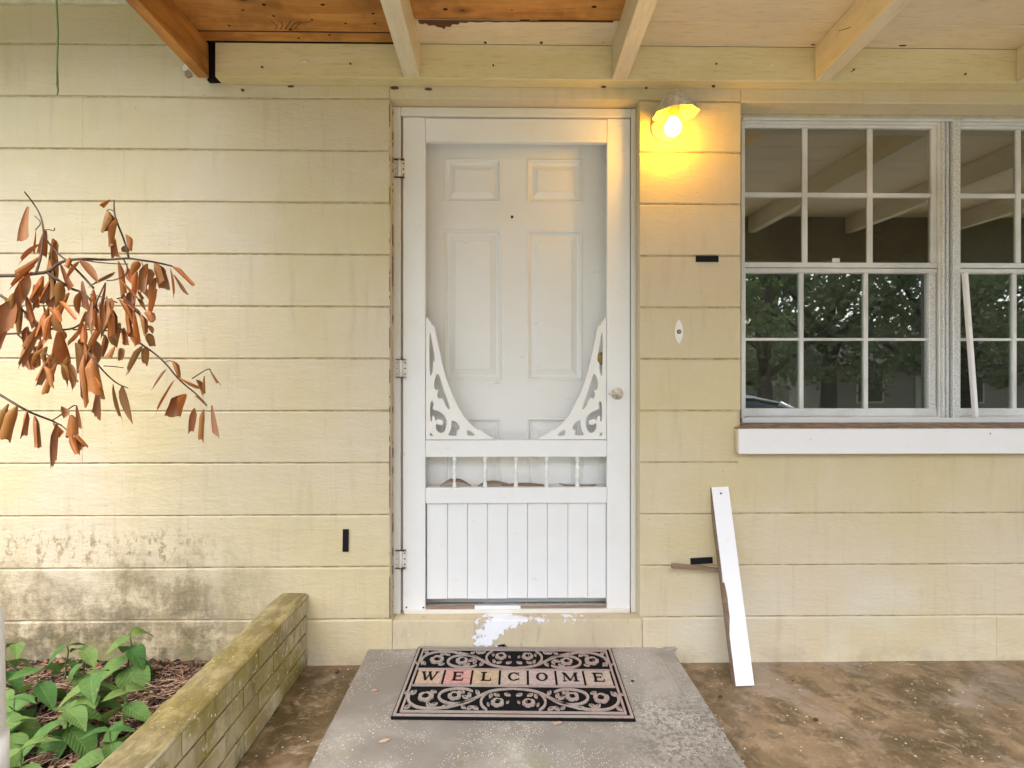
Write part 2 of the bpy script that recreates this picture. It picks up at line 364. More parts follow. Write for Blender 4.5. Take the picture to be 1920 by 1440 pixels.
m_trim = M_plain('cream trim', (.66, .62, .48), .5)
b = NB('light bulb'); e = b.nt.nodes.new('ShaderNodeEmission'); e.inputs[0].default_value = (1, .47, .012, 1); e.inputs[1].default_value = 27
b.nt.links.new(e.outputs[0], b.out.inputs[0]); m_bulb = b.m

# ------------------------------------------------------------------ ground and house shell
def grid_sheet(name, x0, x1, y0, y1, nx, ny, zf, m):
    vs = [(x0+(x1-x0)*i/nx, y0+(y1-y0)*j/ny) for j in range(ny+1) for i in range(nx+1)]
    vs = [(a, b_, zf(a, b_)) for a, b_ in vs]
    fs = [(j*(nx+1)+i, j*(nx+1)+i+1, (j+1)*(nx+1)+i+1, (j+1)*(nx+1)+i) for j in range(ny) for i in range(nx)]
    me = bpy.data.meshes.new(name); me.from_pydata(vs, [], fs); me.shade_smooth()
    return tag(link(name, me, m), kind='structure')
def lawn_z(x, y):
    t = min(1, max(0, (-y-2.4)/6.0)); return -.06-.56*t*t*(3-2*t)
b = NB('lawn grass'); c = b.mix(b.ramp(b.noise(1.2, 5), .35, .65), (.055, .10, .02), (.12, .17, .04)); c = b.mix(b.ramp(b.noise(40, 4), .4, .7, 0, .5), c, (.04, .06, .015)); b.col(c).rough(.9).bump(b.noise(60, 4), .02); m_lawn = b.m
grid_sheet('lawn', -150, 150, -260, 140, 60, 160, lawn_z, m_lawn)
b = NB('pale bounce concrete'); c = b.mix(b.ramp(b.noise(1.5, 5), .35, .65), (.42, .40, .36), (.52, .50, .46)); b.col(c).rough(.85).bump(b.noise(40, 4), .003); m_bounce_drive = b.m
grid_sheet('bounce_driveway', -5, 7.6, -12.5, -2.36, 12, 40, lambda x, y: lawn_z(x, y)+.012, m_bounce_drive)  # added pale paving, unseen, bounces daylight up to the porch ceiling
bbox('porch_floor', -2.6, 4.4, -2.35, .1, -.08, 0, m_floor, b=0).__setitem__('kind', 'structure')

K0, CH = .179, .2026                      # first course line above the floor, course height
ZT = K0+10*CH                             # head of the door and window openings
DL, DR = X(730), X(1200)                  # door opening
DZ = .172
WL = X(1388.5); WR = X(2175, .117)+.02; WZ = .924
house = empty('house', (0, 0, 0), 'cream painted concrete block house wall with white windows and panelled entry door', 'house')
def block(x0, x1, z0, z1, m=m_wall, yo=0.0, c=.0042):
    bm = bmesh.new(); j = lambda: random.uniform(.6, 1.6)
    O = [(x0, z0), (x1, z0), (x1, z1), (x0, z1)]
    ca, cb, cc, cd = c*j(), c*j(), c*j(), c*j()
    V_ = 0.0; I = [(x0+V_, z0+cb*.5), (x1-V_, z0+cd*.5), (x1-V_, z1-ca), (x0+V_, z1-cb)]
    ri = [bm.verts.new((p[0], yo+random.uniform(-.0004, .0004), p[1])) for p in I]
    ro = [bm.verts.new((p[0], yo+c*.55, p[1])) for p in O]; rb = [bm.verts.new((p[0], .09, p[1])) for p in O]
    bm.faces.new(ri); bm.faces.new(rb[::-1])
    for k_ in (0, 1, 2, 3): ro[k_].co.y = yo+c*.9
    for k in range(4):
        bm.faces.new((ro[k], ro[(k+1) % 4], ri[(k+1) % 4], ri[k])); bm.faces.new((rb[k], rb[(k+1) % 4], ro[(k+1) % 4], ro[k]))
    return wobj('block', bm, m, house)
XA, XB = X(155), X(35)
def row(xs, xe, z0, z1, first, sp=.402, gap=.0004):
    j = [xs]; k = math.floor((xs-first)/sp)-1
    while True:
        q = first+k*sp; k += 1
        if q >= xe-.03: break
        if q > xs+.03: j.append(q)
    j.append(xe)
    for a, b_ in zip(j[:-1], j[1:]):
        zj = random.uniform(-.0008, .0008); block(a+(gap/2 if a > xs else 0), b_-(gap/2 if b_ < xe else 0), z0+zj, z1+zj*.5, yo=random.uniform(-.0002, .0003))
XMIN, XMAX = -3.4, 4.4
G = .0052
for k in range(-1, 12):
    z0 = K0+k*CH if k >= 0 else -.03; z1 = K0+(k+1)*CH
    a = XA if k % 2 == 1 else XB
    if k == 10: a = XB
    row(XMIN, DL if 0 <= k < 10 else (DL if k == 10 else (X(735) if k == -1 else DL)), z0+G/2, z1-G/2, a)
    if k == -1: row(X(1205), XMAX, z0+G/2, z1-G/2, X(1300))
    elif k < 2: row(DR, XMAX, z0+G/2, z1-G/2, X(1392) if k % 2 else X(1488))
    elif k == 2: row(DR, X(1383), z0+G/2, z1-G/2, X(1900), 5.0); row(X(1383), XMAX, z0+G/2, .826, X(1392+192), .402)
    elif k == 3:
        row(DR, X(1383), z0+G/2, z1-G/2, X(1900), 5.0)
    elif k < 10:
        row(DR, WL, z0+G/2, z1-G/2, X(1900), 5.0)
        if WR < XMAX: row(WR, XMAX, z0+G/2, z1-G/2, WR+.3)
# k==2 under the sill merges visually with the course above; lintels over both openings
block(DL+.0015, WL+.0, ZT+G/2, ZT+CH-G/2, m_lintel); block(WL+.0015, XMAX, ZT-.004, ZT+CH-G/2, m_lintel, yo=-.002)
block(DL+.0015, XMAX, ZT+CH+G/2, ZT+2*CH-G/2, m_lintel)
# block below the door opening, with its peeling white patch
b = NB('sill with peeling paint'); x_, y_, z_ = b.xyz()
c = b.mix(b.ramp(b.noise(5, 5, .6), .35, .65), (.61, .52, .34), (.55, .45, .31)); c = b.mix(b.ramp(b.noise(12, 5, .7, st=(2, 1, .4)), .55, .7, 0, .6), c, (.40, .32, .23))
pm = b.math('ADD', b.noise(15, 7, .7), b.math('MULTIPLY', b.math('MULTIPLY', b.ramp(z_, .02, .12, .55, 1), b.ramp(b.math('ABSOLUTE', b.math('SUBTRACT', x_, b.math('ADD', X(905), b.math('MULTIPLY', z_, .25)))), .02, .13, 1, 0)), .25))
pm = b.math('ADD', pm, b.math('MULTIPLY', b.math('MULTIPLY', b.ramp(z_, .125, .16), b.ramp(x_, X(900), X(960))), b.ramp(x_, X(1150), X(1060), 0, .13)))
c = b.mix(b.ramp(pm, .685, .70), c, (.84, .84, .87)); b.col(c).rough(.7); b.bump(b.noise(50, 5), .003, .8); b.bump(b.ramp(pm, .685, .70), .0015); m_peel = b.m
bm = bmesh.new(); box(bm, X(735)+.001, X(1205)-.001, .0005, .2, -.03, DZ); bev(bm, .004, 2); wobj('door_sill', bm, m_peel, house)
# wall core behind the blocks, leaving the openings
e = .004
bm = bmesh.new()
for (a, b_, z0, z1) in ((XMIN, DL-e, -.04, 2.78), (DR+e, WL-e, -.04, ZT+.01), (WL-e, XMAX, -.04, .83), (DL-e, XMAX, ZT+e, 2.78), (WR+e, XMAX, .83, ZT+e)):
    box(bm, a, b_, .006, .2, z0, z1)
wobj('mortar', bm, m_mortar, house)
bbox('door_reveal', DL-.03, DL+.0005, .0075, .2, DZ, ZT, m_lintel, house, b=0)
bbox('door_reveal', DR-.0005, DR+.03, .0075, .2, DZ, ZT, m_lintel, house, b=0)
bbox('window_reveal', WL-.03, WL+.0005, .0075, .2, WZ-.03, ZT, m_lintel, house, b=0)
# room behind the glass, closed
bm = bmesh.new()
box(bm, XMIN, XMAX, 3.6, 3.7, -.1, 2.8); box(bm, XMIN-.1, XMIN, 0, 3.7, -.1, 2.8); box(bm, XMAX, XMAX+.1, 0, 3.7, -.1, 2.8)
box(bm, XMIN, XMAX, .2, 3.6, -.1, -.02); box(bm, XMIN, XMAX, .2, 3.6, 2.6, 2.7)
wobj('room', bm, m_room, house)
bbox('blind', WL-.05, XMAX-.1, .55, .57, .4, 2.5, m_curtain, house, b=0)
# main roof and eave
bm = bmesh.new()
vs = [bm.verts.new(p) for p in ((XMIN-.4, -.62, 2.68), (XMAX+.4, -.62, 2.68), (XMAX+.4, 2.2, 3.7), (XMIN-.4, 2.2, 3.7), (XMIN-.4, 4.6, 2.68), (XMAX+.4, 4.6, 2.68))]
bm.faces.new((vs[0], vs[1], vs[2], vs[3])); bm.faces.new((vs[3], vs[2], vs[5], vs[4])); bm.faces.new((vs[0], vs[3], vs[4])); bm.faces.new((vs[1], vs[5], vs[2])); bm.faces.new((vs[0], vs[4], vs[5], vs[1]))
wobj('roof', bm, m_shingle, house)
bbox('fascia', XMIN-.4, XMAX+.4, -.64, -.615, 2.50, 2.70, m_trim, house)
SZ = 2.572
bm = bmesh.new(); px = XMIN; pts = []
while px < -1.0:
    pts += [(px, SZ+.012), (px+.008, SZ), (px+.045, SZ), (px+.053, SZ+.012)]; px += .058
va = [bm.verts.new((p[0], -.614, p[1])) for p in pts]; vb = [bm.verts.new((p[0], -.012, p[1])) for p in pts]
for i in range(len(pts)-1): bm.faces.new((va[i], va[i+1], vb[i+1], vb[i]))
r = bmesh.ops.extrude_face_region(bm, geom=bm.faces[:])
bmesh.ops.translate(bm, vec=(0, 0, .003), verts=[v for v in r['geom'] if isinstance(v, bmesh.types.BMVert)])
wobj('soffit', bm, m_vinyl, house)
bbox('soffit_trim', XMIN, -1.1, -.02, -.0015, SZ-.018, SZ-.001, m_trim, house, b=.002)

# ------------------------------------------------------------------ entry door behind, frame
YI = .165
f_ = bbox('door_frame', X(736, .06), X(751, .062), .06, .2, DZ, ZT+.0, m_chip, house, b=.003)
bbox('door_frame', X(1183.5, .062), DR, .06, .2, DZ, ZT, m_frame, house, b=.003)
bbox('door_frame', X(751, .062)+.0005, X(1183.5, .062)-.0005, .061, .2, Z(218, .062), ZT, m_frame, house, b=.003)
bbox('door_stop', X(750, .075), X(757, .075), .0995, .165, DZ, Z(219, .1), m_frame, house, b=.001)
bbox('door_stop', X(1178, .075), X(1184, .075), .0995, .165, DZ, Z(219, .1), m_frame, house, b=.001)
m_caulk = M_white('weathered caulk', (.50, .42, .30), chips=1.1, dirt=1.2)
bbox('caulk', X(735, .055), X(737.5, .055), .052, .0598, DZ+.001, ZT-.002, m_caulk, house, b=.001)
bbox('caulk', X(1193, .055)+.001, X(1195.5, .055), .052, .0598, DZ+.001, ZT-.002, m_caulk, house, b=.001)
bbox('caulk', DL-.0005, DL+.004, -.0022, .004, DZ+.01, ZT+.004, m_caulk, house, b=.001, jit=.0006)
fd = bbox('front_door', X(757, YI)-.03, X(1180, YI)+.03, YI+.014, YI+.05, DZ+.005, ZT, m_inner, house, b=0)
fd['label'] = 'white six panel entry door behind the screen'
xs = [X(p, YI) for p in (757, 833, 940, 988, 1092, 1180)]; xs[0] -= .03; xs[5] += .03
zs = [ZT, Z(298, YI), Z(380, YI), Z(431, YI), Z(713, YI), Z(784, YI), DZ+.21, DZ+.005]
for a, b_ in ((0, 1), (2, 3), (4, 5)):
    bm = bmesh.new(); box(bm, xs[a], xs[b_], YI, YI+.013, zs[7], zs[0]); wobj('stile', bm, m_inner, fd)
for zi in ((0, 1), (2, 3), (4, 5), (6, 7)):
    for a in (1, 3):
        bm = bmesh.new(); box(bm, xs[a], xs[a+1], YI+.0001, YI+.013, zs[zi[1]], zs[zi[0]]); wobj('rail', bm, m_inner, fd)
for zi in ((1, 2), (3, 4), (5, 6)):
    for a in (1, 3):
        x0, x1, z1, z0 = xs[a], xs[a+1], zs[zi[0]], zs[zi[1]]
        bm = bmesh.new()
        def ring(i, y): return [bm.verts.new(p) for p in ((x0+i, y, z0+i), (x1-i, y, z0+i), (x1-i, y, z1-i), (x0+i, y, z1-i))]
        rr = [ring(-.002, YI-.0005), ring(.004, YI-.003), ring(.008, YI-.0015), ring(.013, YI+.010), ring(.022, YI+.012), ring(.044, YI+.004), ring(.046, YI+.001), ring(.05, YI+.001)]
        for p, q in zip(rr[:-1], rr[1:]):
            for k in range(4): bm.faces.new((p[k], p[(k+1) % 4], q[(k+1) % 4], q[k]))
        bm.faces.new(rr[-1]); wobj('raised_panel', bm, m_inner, fd)
bm = bmesh.new(); lathe(bm, [(.006, 0), (.006, .004), (.002, .005)], P(960, 407, YI), 10, 'Y'); wobj('peephole', bm, m_nail, fd)
bm = bmesh.new(); lathe(bm, [(.028, 0), (.028, .006), (.012, .012), (.012, .03), (.026, .04), (.028, .052), (.02, .062)], P(1130, 672, YI), 18, 'Y'); wobj('door_knob', bm, M_plain('brass', (.45, .30, .06), .3, .9), fd)
# threshold strips
bbox('threshold', X(757, .06), X(1181, .06), .059, .12, DZ+.0, DZ+.016, m_frame, house, b=.002)

# ------------------------------------------------------------------ screen door
YS = .068; TH = .028
sdoor = empty('screen_door', (X(968, YS), YS+TH/2, DZ), 'white wooden screen door with scrollwork corner brackets, five spindles and beadboard base', 'screen door')
SX = lambda p: X(p, YS); SZf = lambda q: Z(q, YS)
sx0, sx1 = SX(755.5), SX(1181.5); ix0, ix1 = SX(797.5), SX(1138)
bbox('stile', sx0, ix0-.0006, YS, YS+TH, SZf(1146), SZf(221), m_white, sdoor, b=.003, seg=2)
bbox('stile', ix1+.0006, sx1, YS, YS+TH, SZf(1148), SZf(221), m_white, sdoor, b=.003, seg=2)
for z1, z0 in ((222, 265.5), (825.5, 857), (914.5, 944)):
    bbox('rail', ix0, ix1, YS+.0015, YS+TH-.001, SZf(z0), SZf(z1), m_white, sdoor, b=.003, seg=2)
bj = [799, 838.5, 876, 913.5, 952, 989.5, 1027, 1065.5, 1103, 1137.5]
for i in range(9):
    a, b_ = SX(bj[i])+.0006, SX(bj[i+1])-.0006
    bbox('beadboard', a, b_, YS+.014+random.uniform(-.0004, .0006), YS+.024, SZf(1125+random.uniform(-.6, .6)), SZf(942), m_white, sdoor, b=.0022, seg=2)
# worn bottom rail
bbox('bottom_rail', ix0, ix1, YS+.012, YS+TH-.002, SZf(1147), SZf(1139), m_frame, sdoor, b=.001)
m_bw = M_wood('grey brown split wood', (.20, .13, .08), (.33, .23, .16), knots=False)
bbox('splintered_wood', ix0+.004, SX(891), YS+.001, YS+.012, SZf(1144), SZf(1136), m_bw, sdoor, b=.003, jit=.0012)
bbox('splintered_wood', SX(974), ix1-.002, YS+.001, YS+.012, SZf(1143), SZf(1137), m_bw, sdoor, b=.003, jit=.0012)
bbox('paint_strip', SX(890), SX(976), YS-.001, YS+.0115, SZf(1144), SZf(1136), m_white, sdoor, b=.001)
# scroll brackets
Lz = [[(312,142),(330,148),(336,166),(350,178),(354,196),(370,202),(380,218),(385,250),(400,330),(430,460),(465,600),(510,720),(560,820),(600,890),(650,945),(700,985),(735,990),(748,1010),(772,1015),(782,1034),(808,1038),(820,1058),(312,1058)],
 [(340,255),(350,262),(362,350),(378,420),(380,474),(362,480),(368,520),(352,590),(342,560),(337,400)],
 [(400,560),(415,575),(432,640),(460,720),(485,790),(498,832),(480,830),(458,800),(446,765),(430,742),(412,757),(396,735),(398,708),(412,680),(396,690),(378,680),(372,640),(385,590)],
 [(343,765),(376,782),(360,830),(390,838),(430,855),(462,890),(471,930),(464,975),(445,1006),(415,1010),(392,990),(385,962),(392,935),(410,948),(432,950),(447,935),(440,915),(420,912),(405,900),(385,922),(376,880),(360,882),(356,900),(364,918),(343,925)],
 [(503,915),(530,918),(555,940),(569,970),(560,986),(540,990),(554,1031),(474,1031),(498,990),(506,950)],
 [(622,980),(655,1000),(690,1031),(622,1032)], [(343,1000),(371,1031),(343,1032)]]
midx = (797.5+1138)/2
for mir in (0, 1):
    loops = []
    for i, lp in enumerate(Lz):
        q = lp if i == 0 else chaikin(lp, 1 if len(lp) < 6 else 2, True)
        pts = []
        for a, b_ in q:
            p_ = 720+a/4; p_ = 2*midx-p_ if mir else p_
            pts.append((SX(p_), SZf(560+b_/4)+.0008))
        loops.append(pts)
    me = fill_shape(loops, .012, 'scroll_bracket'); me.materials.clear()
    o = link('scroll_bracket', me, m_bracket, sdoor); o.location = Vector((0, YS+.0115, 0))-sdoor.location
# spindles
prof = [(.0082, 0), (.0082, .009), (.006, .011), (.0085, .015), (.0042, .019), (.0048, .028), (.0085, .038), (.0088, .044), (.005, .052), (.0078, .0555), (.0078, .0585), (.005, .062), (.0088, .070), (.0085, .077), (.0048, .088), (.0042, .098), (.0085, .102), (.006, .106), (.0082, .109), (.0082, .1185)]
sz0, sz1 = SZf(914.5), SZf(857); kk = (sz1-sz0)/.1185
spm = None
for p_ in (851.5, 909.5, 967.5, 1025.5, 1083.5):
    if spm is None:
        bm = bmesh.new(); lathe(bm, [(r_*1.22-.0008, h_*kk) for r_, h_ in prof], (0, 0, 0), 14); bmesh.ops.recalc_face_normals(bm, faces=bm.faces)
        spm = bpy.data.meshes.new('spindle'); bm.to_mesh(spm); bm.free(); spm.shade_smooth()
    o = link('spindle', spm, m_bracket, sdoor, Vector((SX(p_), YS+.014, sz0))-sdoor.location)
# insect screen
b = NB('insect screen'); tr = b.nt.nodes.new('ShaderNodeBsdfTransparent'); ms = b.nt.nodes.new('ShaderNodeMixShader'); ms.inputs[0].default_value = .035
b.col((.5, .5, .5)).rough(.8); b.nt.links.new(tr.outputs[0], ms.inputs[1]); b.nt.links.new(b.b.outputs[0], ms.inputs[2]); b.nt.links.new(ms.outputs[0], b.out.inputs[0])
bbox('insect_screen', ix0-.004, ix1+.004, YS+.0225, YS+.0229, SZf(829), SZf(262), b.m, sdoor, b=0)
# hinges
def hinge(px, py):
    z = SZf(py); x = SX(px)
    bm = bmesh.new()
    pts = [(0, -.037), (.017, -.037), (.022, -.030), (.019, -.022), (.024, -.012), (.020, 0), (.024, .012), (.019, .022), (.022, .030), (.017, .037), (0, .037)]
    me = fill_shape([[(x+.001+a, z+b_) for a, b_ in pts]], .003); me.materials.clear()
    h = link('hinge', me, m_hinge, sdoor); h.location = Vector((0, YS-.0035, 0))-sdoor.location
    me = fill_shape([[(x-.001-a, z+b_*1.02) for a, b_ in pts][::-1]], .003); me.materials.clear()
    def loc(o): o.location = Vector((0, 0, 0)); return o
    o = link('hinge_plate', me, m_chip, h); o.location = (0, -.001, 0)
    bm = bmesh.new(); lathe(bm, [(.0045, -.036), (.0078, -.032), (.0078, .032), (.0045, .036)], (x, -.007, z), 12); 
    bmesh.ops.recalc_face_normals(bm, faces=bm.faces); me = bpy.data.meshes.new('barrel'); bm.to_mesh(me); bm.free(); link('barrel', me, m_hinge, h)
    for zz in (-.037, .034):
        bm = bmesh.new(); box(bm, x-.02, x+.02, -.014, -.001, z+zz, z+zz+.003); me = bpy.data.meshes.new('rusty_collar'); bm.to_mesh(me); bm.free(); link('rusty_collar', me, m_rust, h)
    for dx in (-.016, .016):
        for dz in (-.022, 0, .022):
            bm = bmesh.new(); lathe(bm, [(.0028, 0), (.0028, .0025), (.001, .003)], (x+dx, -.0018, z+dz), 8, 'Y'); me = bpy.data.meshes.new('screw'); bm.to_mesh(me); bm.free(); link('screw', me, m_nail, h)
for a, b_ in ((749.5, 319), (752.5, 691), (752, 1046)): hinge(a, b_)
# lever handle
c0 = P(1157, 738, YS)
bm = bmesh.new(); lathe(bm, [(.024, 0), (.0245, .003), (.021, .006), (.016, .007), (.009, .009), (.008, .022), (.009, .03), (.006, .033)], c0, 24, 'Y'); hd = wobj('door_handle', bm, m_lampmetal, sdoor)
bm = bmesh.new(); tube(bm, [c0+Vector((.004, -.026, 0)), c0+Vector((-.014, -.029, .001)), c0+Vector((-.034, -.031, .000)), c0+Vector((-.040, -.028, .0))], .0055, .004, 10); wobj('lever', bm, m_lampmetal, hd, True)
for dz in (-.017, .017):
    bm = bmesh.new(); lathe(bm, [(.0025, 0), (.001, .0015)], c0+Vector((0, -.0055, dz)), 8, 'Y'); wobj('screw', bm, m_nail, hd)
for p_, q_ in ((762, 1139), (794, 1139), (1143, 1143), (1178, 1143)):
    bm = bmesh.new(); lathe(bm, [(.004, 0), (.0035, .002), (.001, .0028)], P(p_, q_, YS), 8, 'Y'); wobj('screw', bm, m_rust, sdoor)
# dry leaf litter on the ledge behind the spindles
def litter(p0, p1, p2, label, w=.02):
    a, b_, c_ = [P(p, q, YS+.042) for p, q in (p0, p1, p2)]
    bm = bmesh.new(); off = Vector((0, w, .004)); r_ = []
    for t in [i/8 for i in range(9)]:
        q = a*(1-t)**2+b_*2*t*(1-t)+c_*t*t
        wd = sin(pi*(t*.9+.05)); r_.append([bm.verts.new(q+off*(-wd)), bm.verts.new(q+Vector((0, 0, .006*wd))), bm.verts.new(q+off*wd)])
    for i in range(8):
        for k in range(2): bm.faces.new((r_[i][k], r_[i+1][k], r_[i+1][k+1], r_[i][k+1]))
    rr = bmesh.ops.extrude_face_region(bm, geom=bm.faces[:]); bmesh.ops.translate(bm, vec=(0, 0, -.0015), verts=[v for v in rr['geom'] if isinstance(v, bmesh.types.BMVert)])
    o = wobj('dry_leaf', bm, m_bw, None, True); return tag(o, label, 'leaf', 'dry leaves caught behind the spindles')
bbox('ledge', ix0, ix1, YS+TH, YI, SZf(916)-.01, SZf(915.2), m_frame, sdoor, b=0)
litter((824, 912), (850, 888), (884, 911), 'curled grey dry leaf behind the leftmost spindle of the screen door')
litter((896, 911), (915, 898), (960, 909), 'long dry leaf lying behind the second spindle from the left')
litter((940, 909), (990, 906), (1035, 912), 'flat dry leaf lying between the third and fourth spindle')
litter((1048, 906), (1080, 917), (1118, 908), 'bowed dry leaf behind the rightmost spindle of the screen door')

# ------------------------------------------------------------------ windows
YW = .117
def WX(p): return X(p, YW)
def WZf(q): return Z(q, YW, 1600)
def window(dx, label):
    """dx: shift of the whole unit to the right"""
    X0 = WX(1390)+dx; X1 = WX(1781)+dx
    def bb(n, x0, x1, y0, y1, z0, z1, m, par, b_=.0015): return bbox(n, x0, x1, y0, y1, z0, z1, m, par, b=b_)
    zt, zb = WZf(227), WZf(791)
    wn = bb('window', X0, WX(1397)+dx, YW, YW+.07, zb, zt, m_alu, house); wn['label'] = label
    bb('window_frame', WX(1761)+dx, WX(1780)+dx, YW, YW+.07, zb, zt, m_alu, wn)
    bb('window_frame', WX(1397)+dx, WX(1761)+dx, YW, YW+.07, WZf(231), zt, m_alu, wn)
    bb('window_frame', WX(1397)+dx, WX(1761)+dx, YW-.006, YW+.07, zb, WZf(781), m_alu, wn)
    bb('jamb_rib', WX(1764)+dx, WX(1767.5)+dx, YW-.012, YW-.0005, zb+.004, zt-.004, m_galv, wn)
    bb('jamb_rib', WX(1772)+dx, WX(1775)+dx, YW-.009, YW-.0005, zb+.004, zt-.004, m_galv, wn)
    # upper sash
    xs_ = [1397.5, 1508, 1518, 1631, 1640.5, 1751]; u = YW+.012
    bb('sash_rail', WX(1397.2)+dx, WX(1760.8)+dx, u, u+.02, WZf(236.5), WZf(231.3), m_alu, wn)
    bb('sash_rail', WX(1397.2)+dx, WX(1760.8)+dx, u-.004, u+.02, WZf(501), WZf(491.5), m_alu, wn)
    bb('sash_stile', WX(1751)+dx, WX(1760.8)+dx, u, u+.02, WZf(491), WZf(237), m_alu, wn)
    for a, b_ in ((1508.5, 1518), (1631.5, 1641)): bb('muntin', WX(a)+dx, WX(b_)+dx, u+.002, u+.018, WZf(491), WZf(237), m_alu, wn)
    for i in range(3):
        a, b_ = xs_[i*2], xs_[i*2+1]
        bb('muntin', WX(a+.5)+dx, WX(b_)+dx, u+.003, u+.017, WZf(367), WZf(359), m_alu, wn)
        for (q1, q0) in ((236.5, 359), (367, 491.5)):
            bb('pane', WX(a)+dx-.001, WX(b_)+dx+.001, u+.0095, u+.0125, WZf(q0)-.001, WZf(q1)+.001, m_glass, wn, 0)
    # lower sash, set further in
    l = YW+.016; LXf = lambda p: X(p, l)
    bb('sash_rail', WX(1398)+dx, WX(1760)+dx, l-.008, l+.024, WZf(510), WZf(502.5), m_alu, wn)
    bb('sash_rail', WX(1398)+dx, WX(1760)+dx, l-.006, l+.024, WZf(780.7), WZf(766), m_alu, wn)
    bb('sash_stile', WX(1398)+dx, WX(1401.5)+dx, l, l+.022, WZf(766), WZf(510), m_alu, wn)
    bb('sash_stile', WX(1746.5)+dx, WX(1759)+dx, l-.004, l+.022, WZf(766), WZf(510), m_galv, wn)
    xl = [1401.5, 1504, 1511.5, 1626, 1633.5, 1746.5]
    for a, b_ in ((1504, 1511.5), (1626, 1633.5)): bb('muntin', WX(a)+dx, WX(b_)+dx, l+.002, l+.02, WZf(766), WZf(510), m_alu, wn)
    for i in range(3):
        a, b_ = xl[i*2], xl[i*2+1]
        bb('muntin', WX(a)+dx, WX(b_)+dx, l+.004, l+.018, WZf(638), WZf(633), m_alu, wn)
        for (q1, q0) in ((510, 633), (638, 766)):
            bb('pane', WX(a)+dx-.001, WX(b_)+dx+.001, l+.0105, l+.0135, WZf(q0)-.001, WZf(q1)+.001, m_glass, wn, 0)
    bb('latch', WX(1562)+dx, WX(1575)+dx, u-.012, u-.004, WZf(491.5), WZf(484), m_alu, wn)
    return wn
window(0, 'left aluminium window with twelve panes')
DXW = WX(1803)-WX(1397)-.004
window(DXW, 'right aluminium window with twelve panes')
bbox('window_mullion', WX(1781.5), WX(1795.5), YW-.016, YW+.07, WZf(791), WZf(226), m_galv, house, b=.002)
bbox('window_head', WL, WR, YW-.01, YW+.08, WZf(226.8), ZT+.003, m_trim, house, b=0)
bbox('window_head_trim', WX(1390), WX(1782), YW-.018, YW-.0105, WZf(229), WZf(224), m_alu, house, b=.001)
bbox('window_head_trim', WX(1796), WR-.01, YW-.018, YW-.0105, WZf(229), WZf(224), m_alu, house, b=.001)
# sloped brown sill top, white front
m_silltop = M_plain('bare brown sill', (.27, .19, .13), .8, var=.35, nsc=25, bump=.002)
bm = bmesh.new(); q_ = box(bm, X(1377), WR+.05, -.028, .19, .828, WZ-.001)
for v in bm.verts:
    if v.co.z > .9 and v.co.y > 0: v.co.z = .944
wobj('sill_top', bm, m_silltop, house)
ws = bbox('window_sill', X(1384, -.035), WR+.06, -.042, -.0285, Z(851, -.04, 1600), Z(804, -.04, 1600), m_sillpaint, house, b=.003, seg=2)
bbox('sill_end', X(1384, -.035)-.002, X(1384, -.035)+.03, -.0284, .0, Z(851, -.04, 1600)+.002, Z(804, -.04, 1600)-.003, m_lintel, house, b=.002)
bbox('window_lower_trim', WX(1388), WR, YW-.018, YW-.0065, .934, WZf(783), m_sillpaint, house, b=.002)
# loose strip leaning in the right window
bm = bmesh.new(); a = P(1809, 512, YW-.03); b_ = P(1829, 782, YW-.034)
dx = Vector((.0075, 0, 0)); dy = Vector((0, .009, 0))
vs = [bm.verts.new(p+s1*dx+s2*dy) for p in (a, b_) for s1, s2 in ((-1, -1), (1, -1), (1, 1), (-1, 1))]
for f in ((0, 1, 2, 3), (7, 6, 5, 4), (0, 4, 5, 1), (1, 5, 6, 2), (2, 6, 7, 3), (3, 7, 4, 0)): bm.faces.new([vs[i] for i in f])
bev(bm, .0015, 1)
tag(wobj('loose_strip', bm, m_board), 'thin white metal strip leaning diagonally against the lower sash of the right window', 'metal strip')

# ------------------------------------------------------------------ porch roof
porch = empty('porch_roof', (0, 0, 0), 'porch roof of cream rafters and ceiling boards, partly bare orange pine', 'porch roof')
LB, LT = 2.251, 2.382; TILT = .034
def tilt(bm):
    for v in bm.verts: v.co.z += TILT*max(0, -v.co.y-.06)
def pbox(name, x0, x1, y0, y1, z0, z1, m, b_=.002, seg=1, jit=0):
    bm = bmesh.new(); box(bm, x0, x1, y0, y1, z0, z1)
    if jit:
        for v in bm.verts: v.co += Vector((random.uniform(-jit, jit), random.uniform(-jit, jit), 0))
    if b_: bev(bm, b_, seg)
    tilt(bm); return wobj(name, bm, m, porch)
LX0 = X(403, -.06)
bbox('ledger', LX0, 4.3, -.06, -.0025, LB, LT, m_cream, porch, b=.004, seg=2)['label'] = 'cream beam fixed along the wall'
bbox('rot_and_gap_shade', LX0-.048, LX0-.0005, -.03, -.003, LB+.004, LT+.05, m_dark, porch, b=.002, jit=.003)  # black block stands for the shade and rot in the hole beside the rafter
YR = -.0605; YE = -2.15
def rafter(pa, pb, m, wdt=None, label=None, z0=LB, ye=YR):
    x0 = X(pa, YR); x1 = x0+wdt
    o = pbox('rafter', x0, x1, -1.954, ye, z0, LT-.001, m, .003, 2, .0012)
    if label: o['label'] = label
    return x0, x1
r1 = rafter(368.5, 0, m_piner, .040, 'bare orange rafter with peeling paint', ye=-.05)
r2 = rafter(757.5, 0, m_creamr, .060); r3 = rafter(1147, 0, m_creamr, .060); r4 = rafter(1528, 0, m_creamr, .058); r5 = rafter(1905, 0, m_creamr, .058)
for k in (1, 2): rafter(0, 0, m_creamr, .058) if False else pbox('rafter', r5[0]+.79*k, r5[0]+.79*k+.058, -1.954, YR, LB, LT-.001, m_creamr, .003, 2)
T = .019
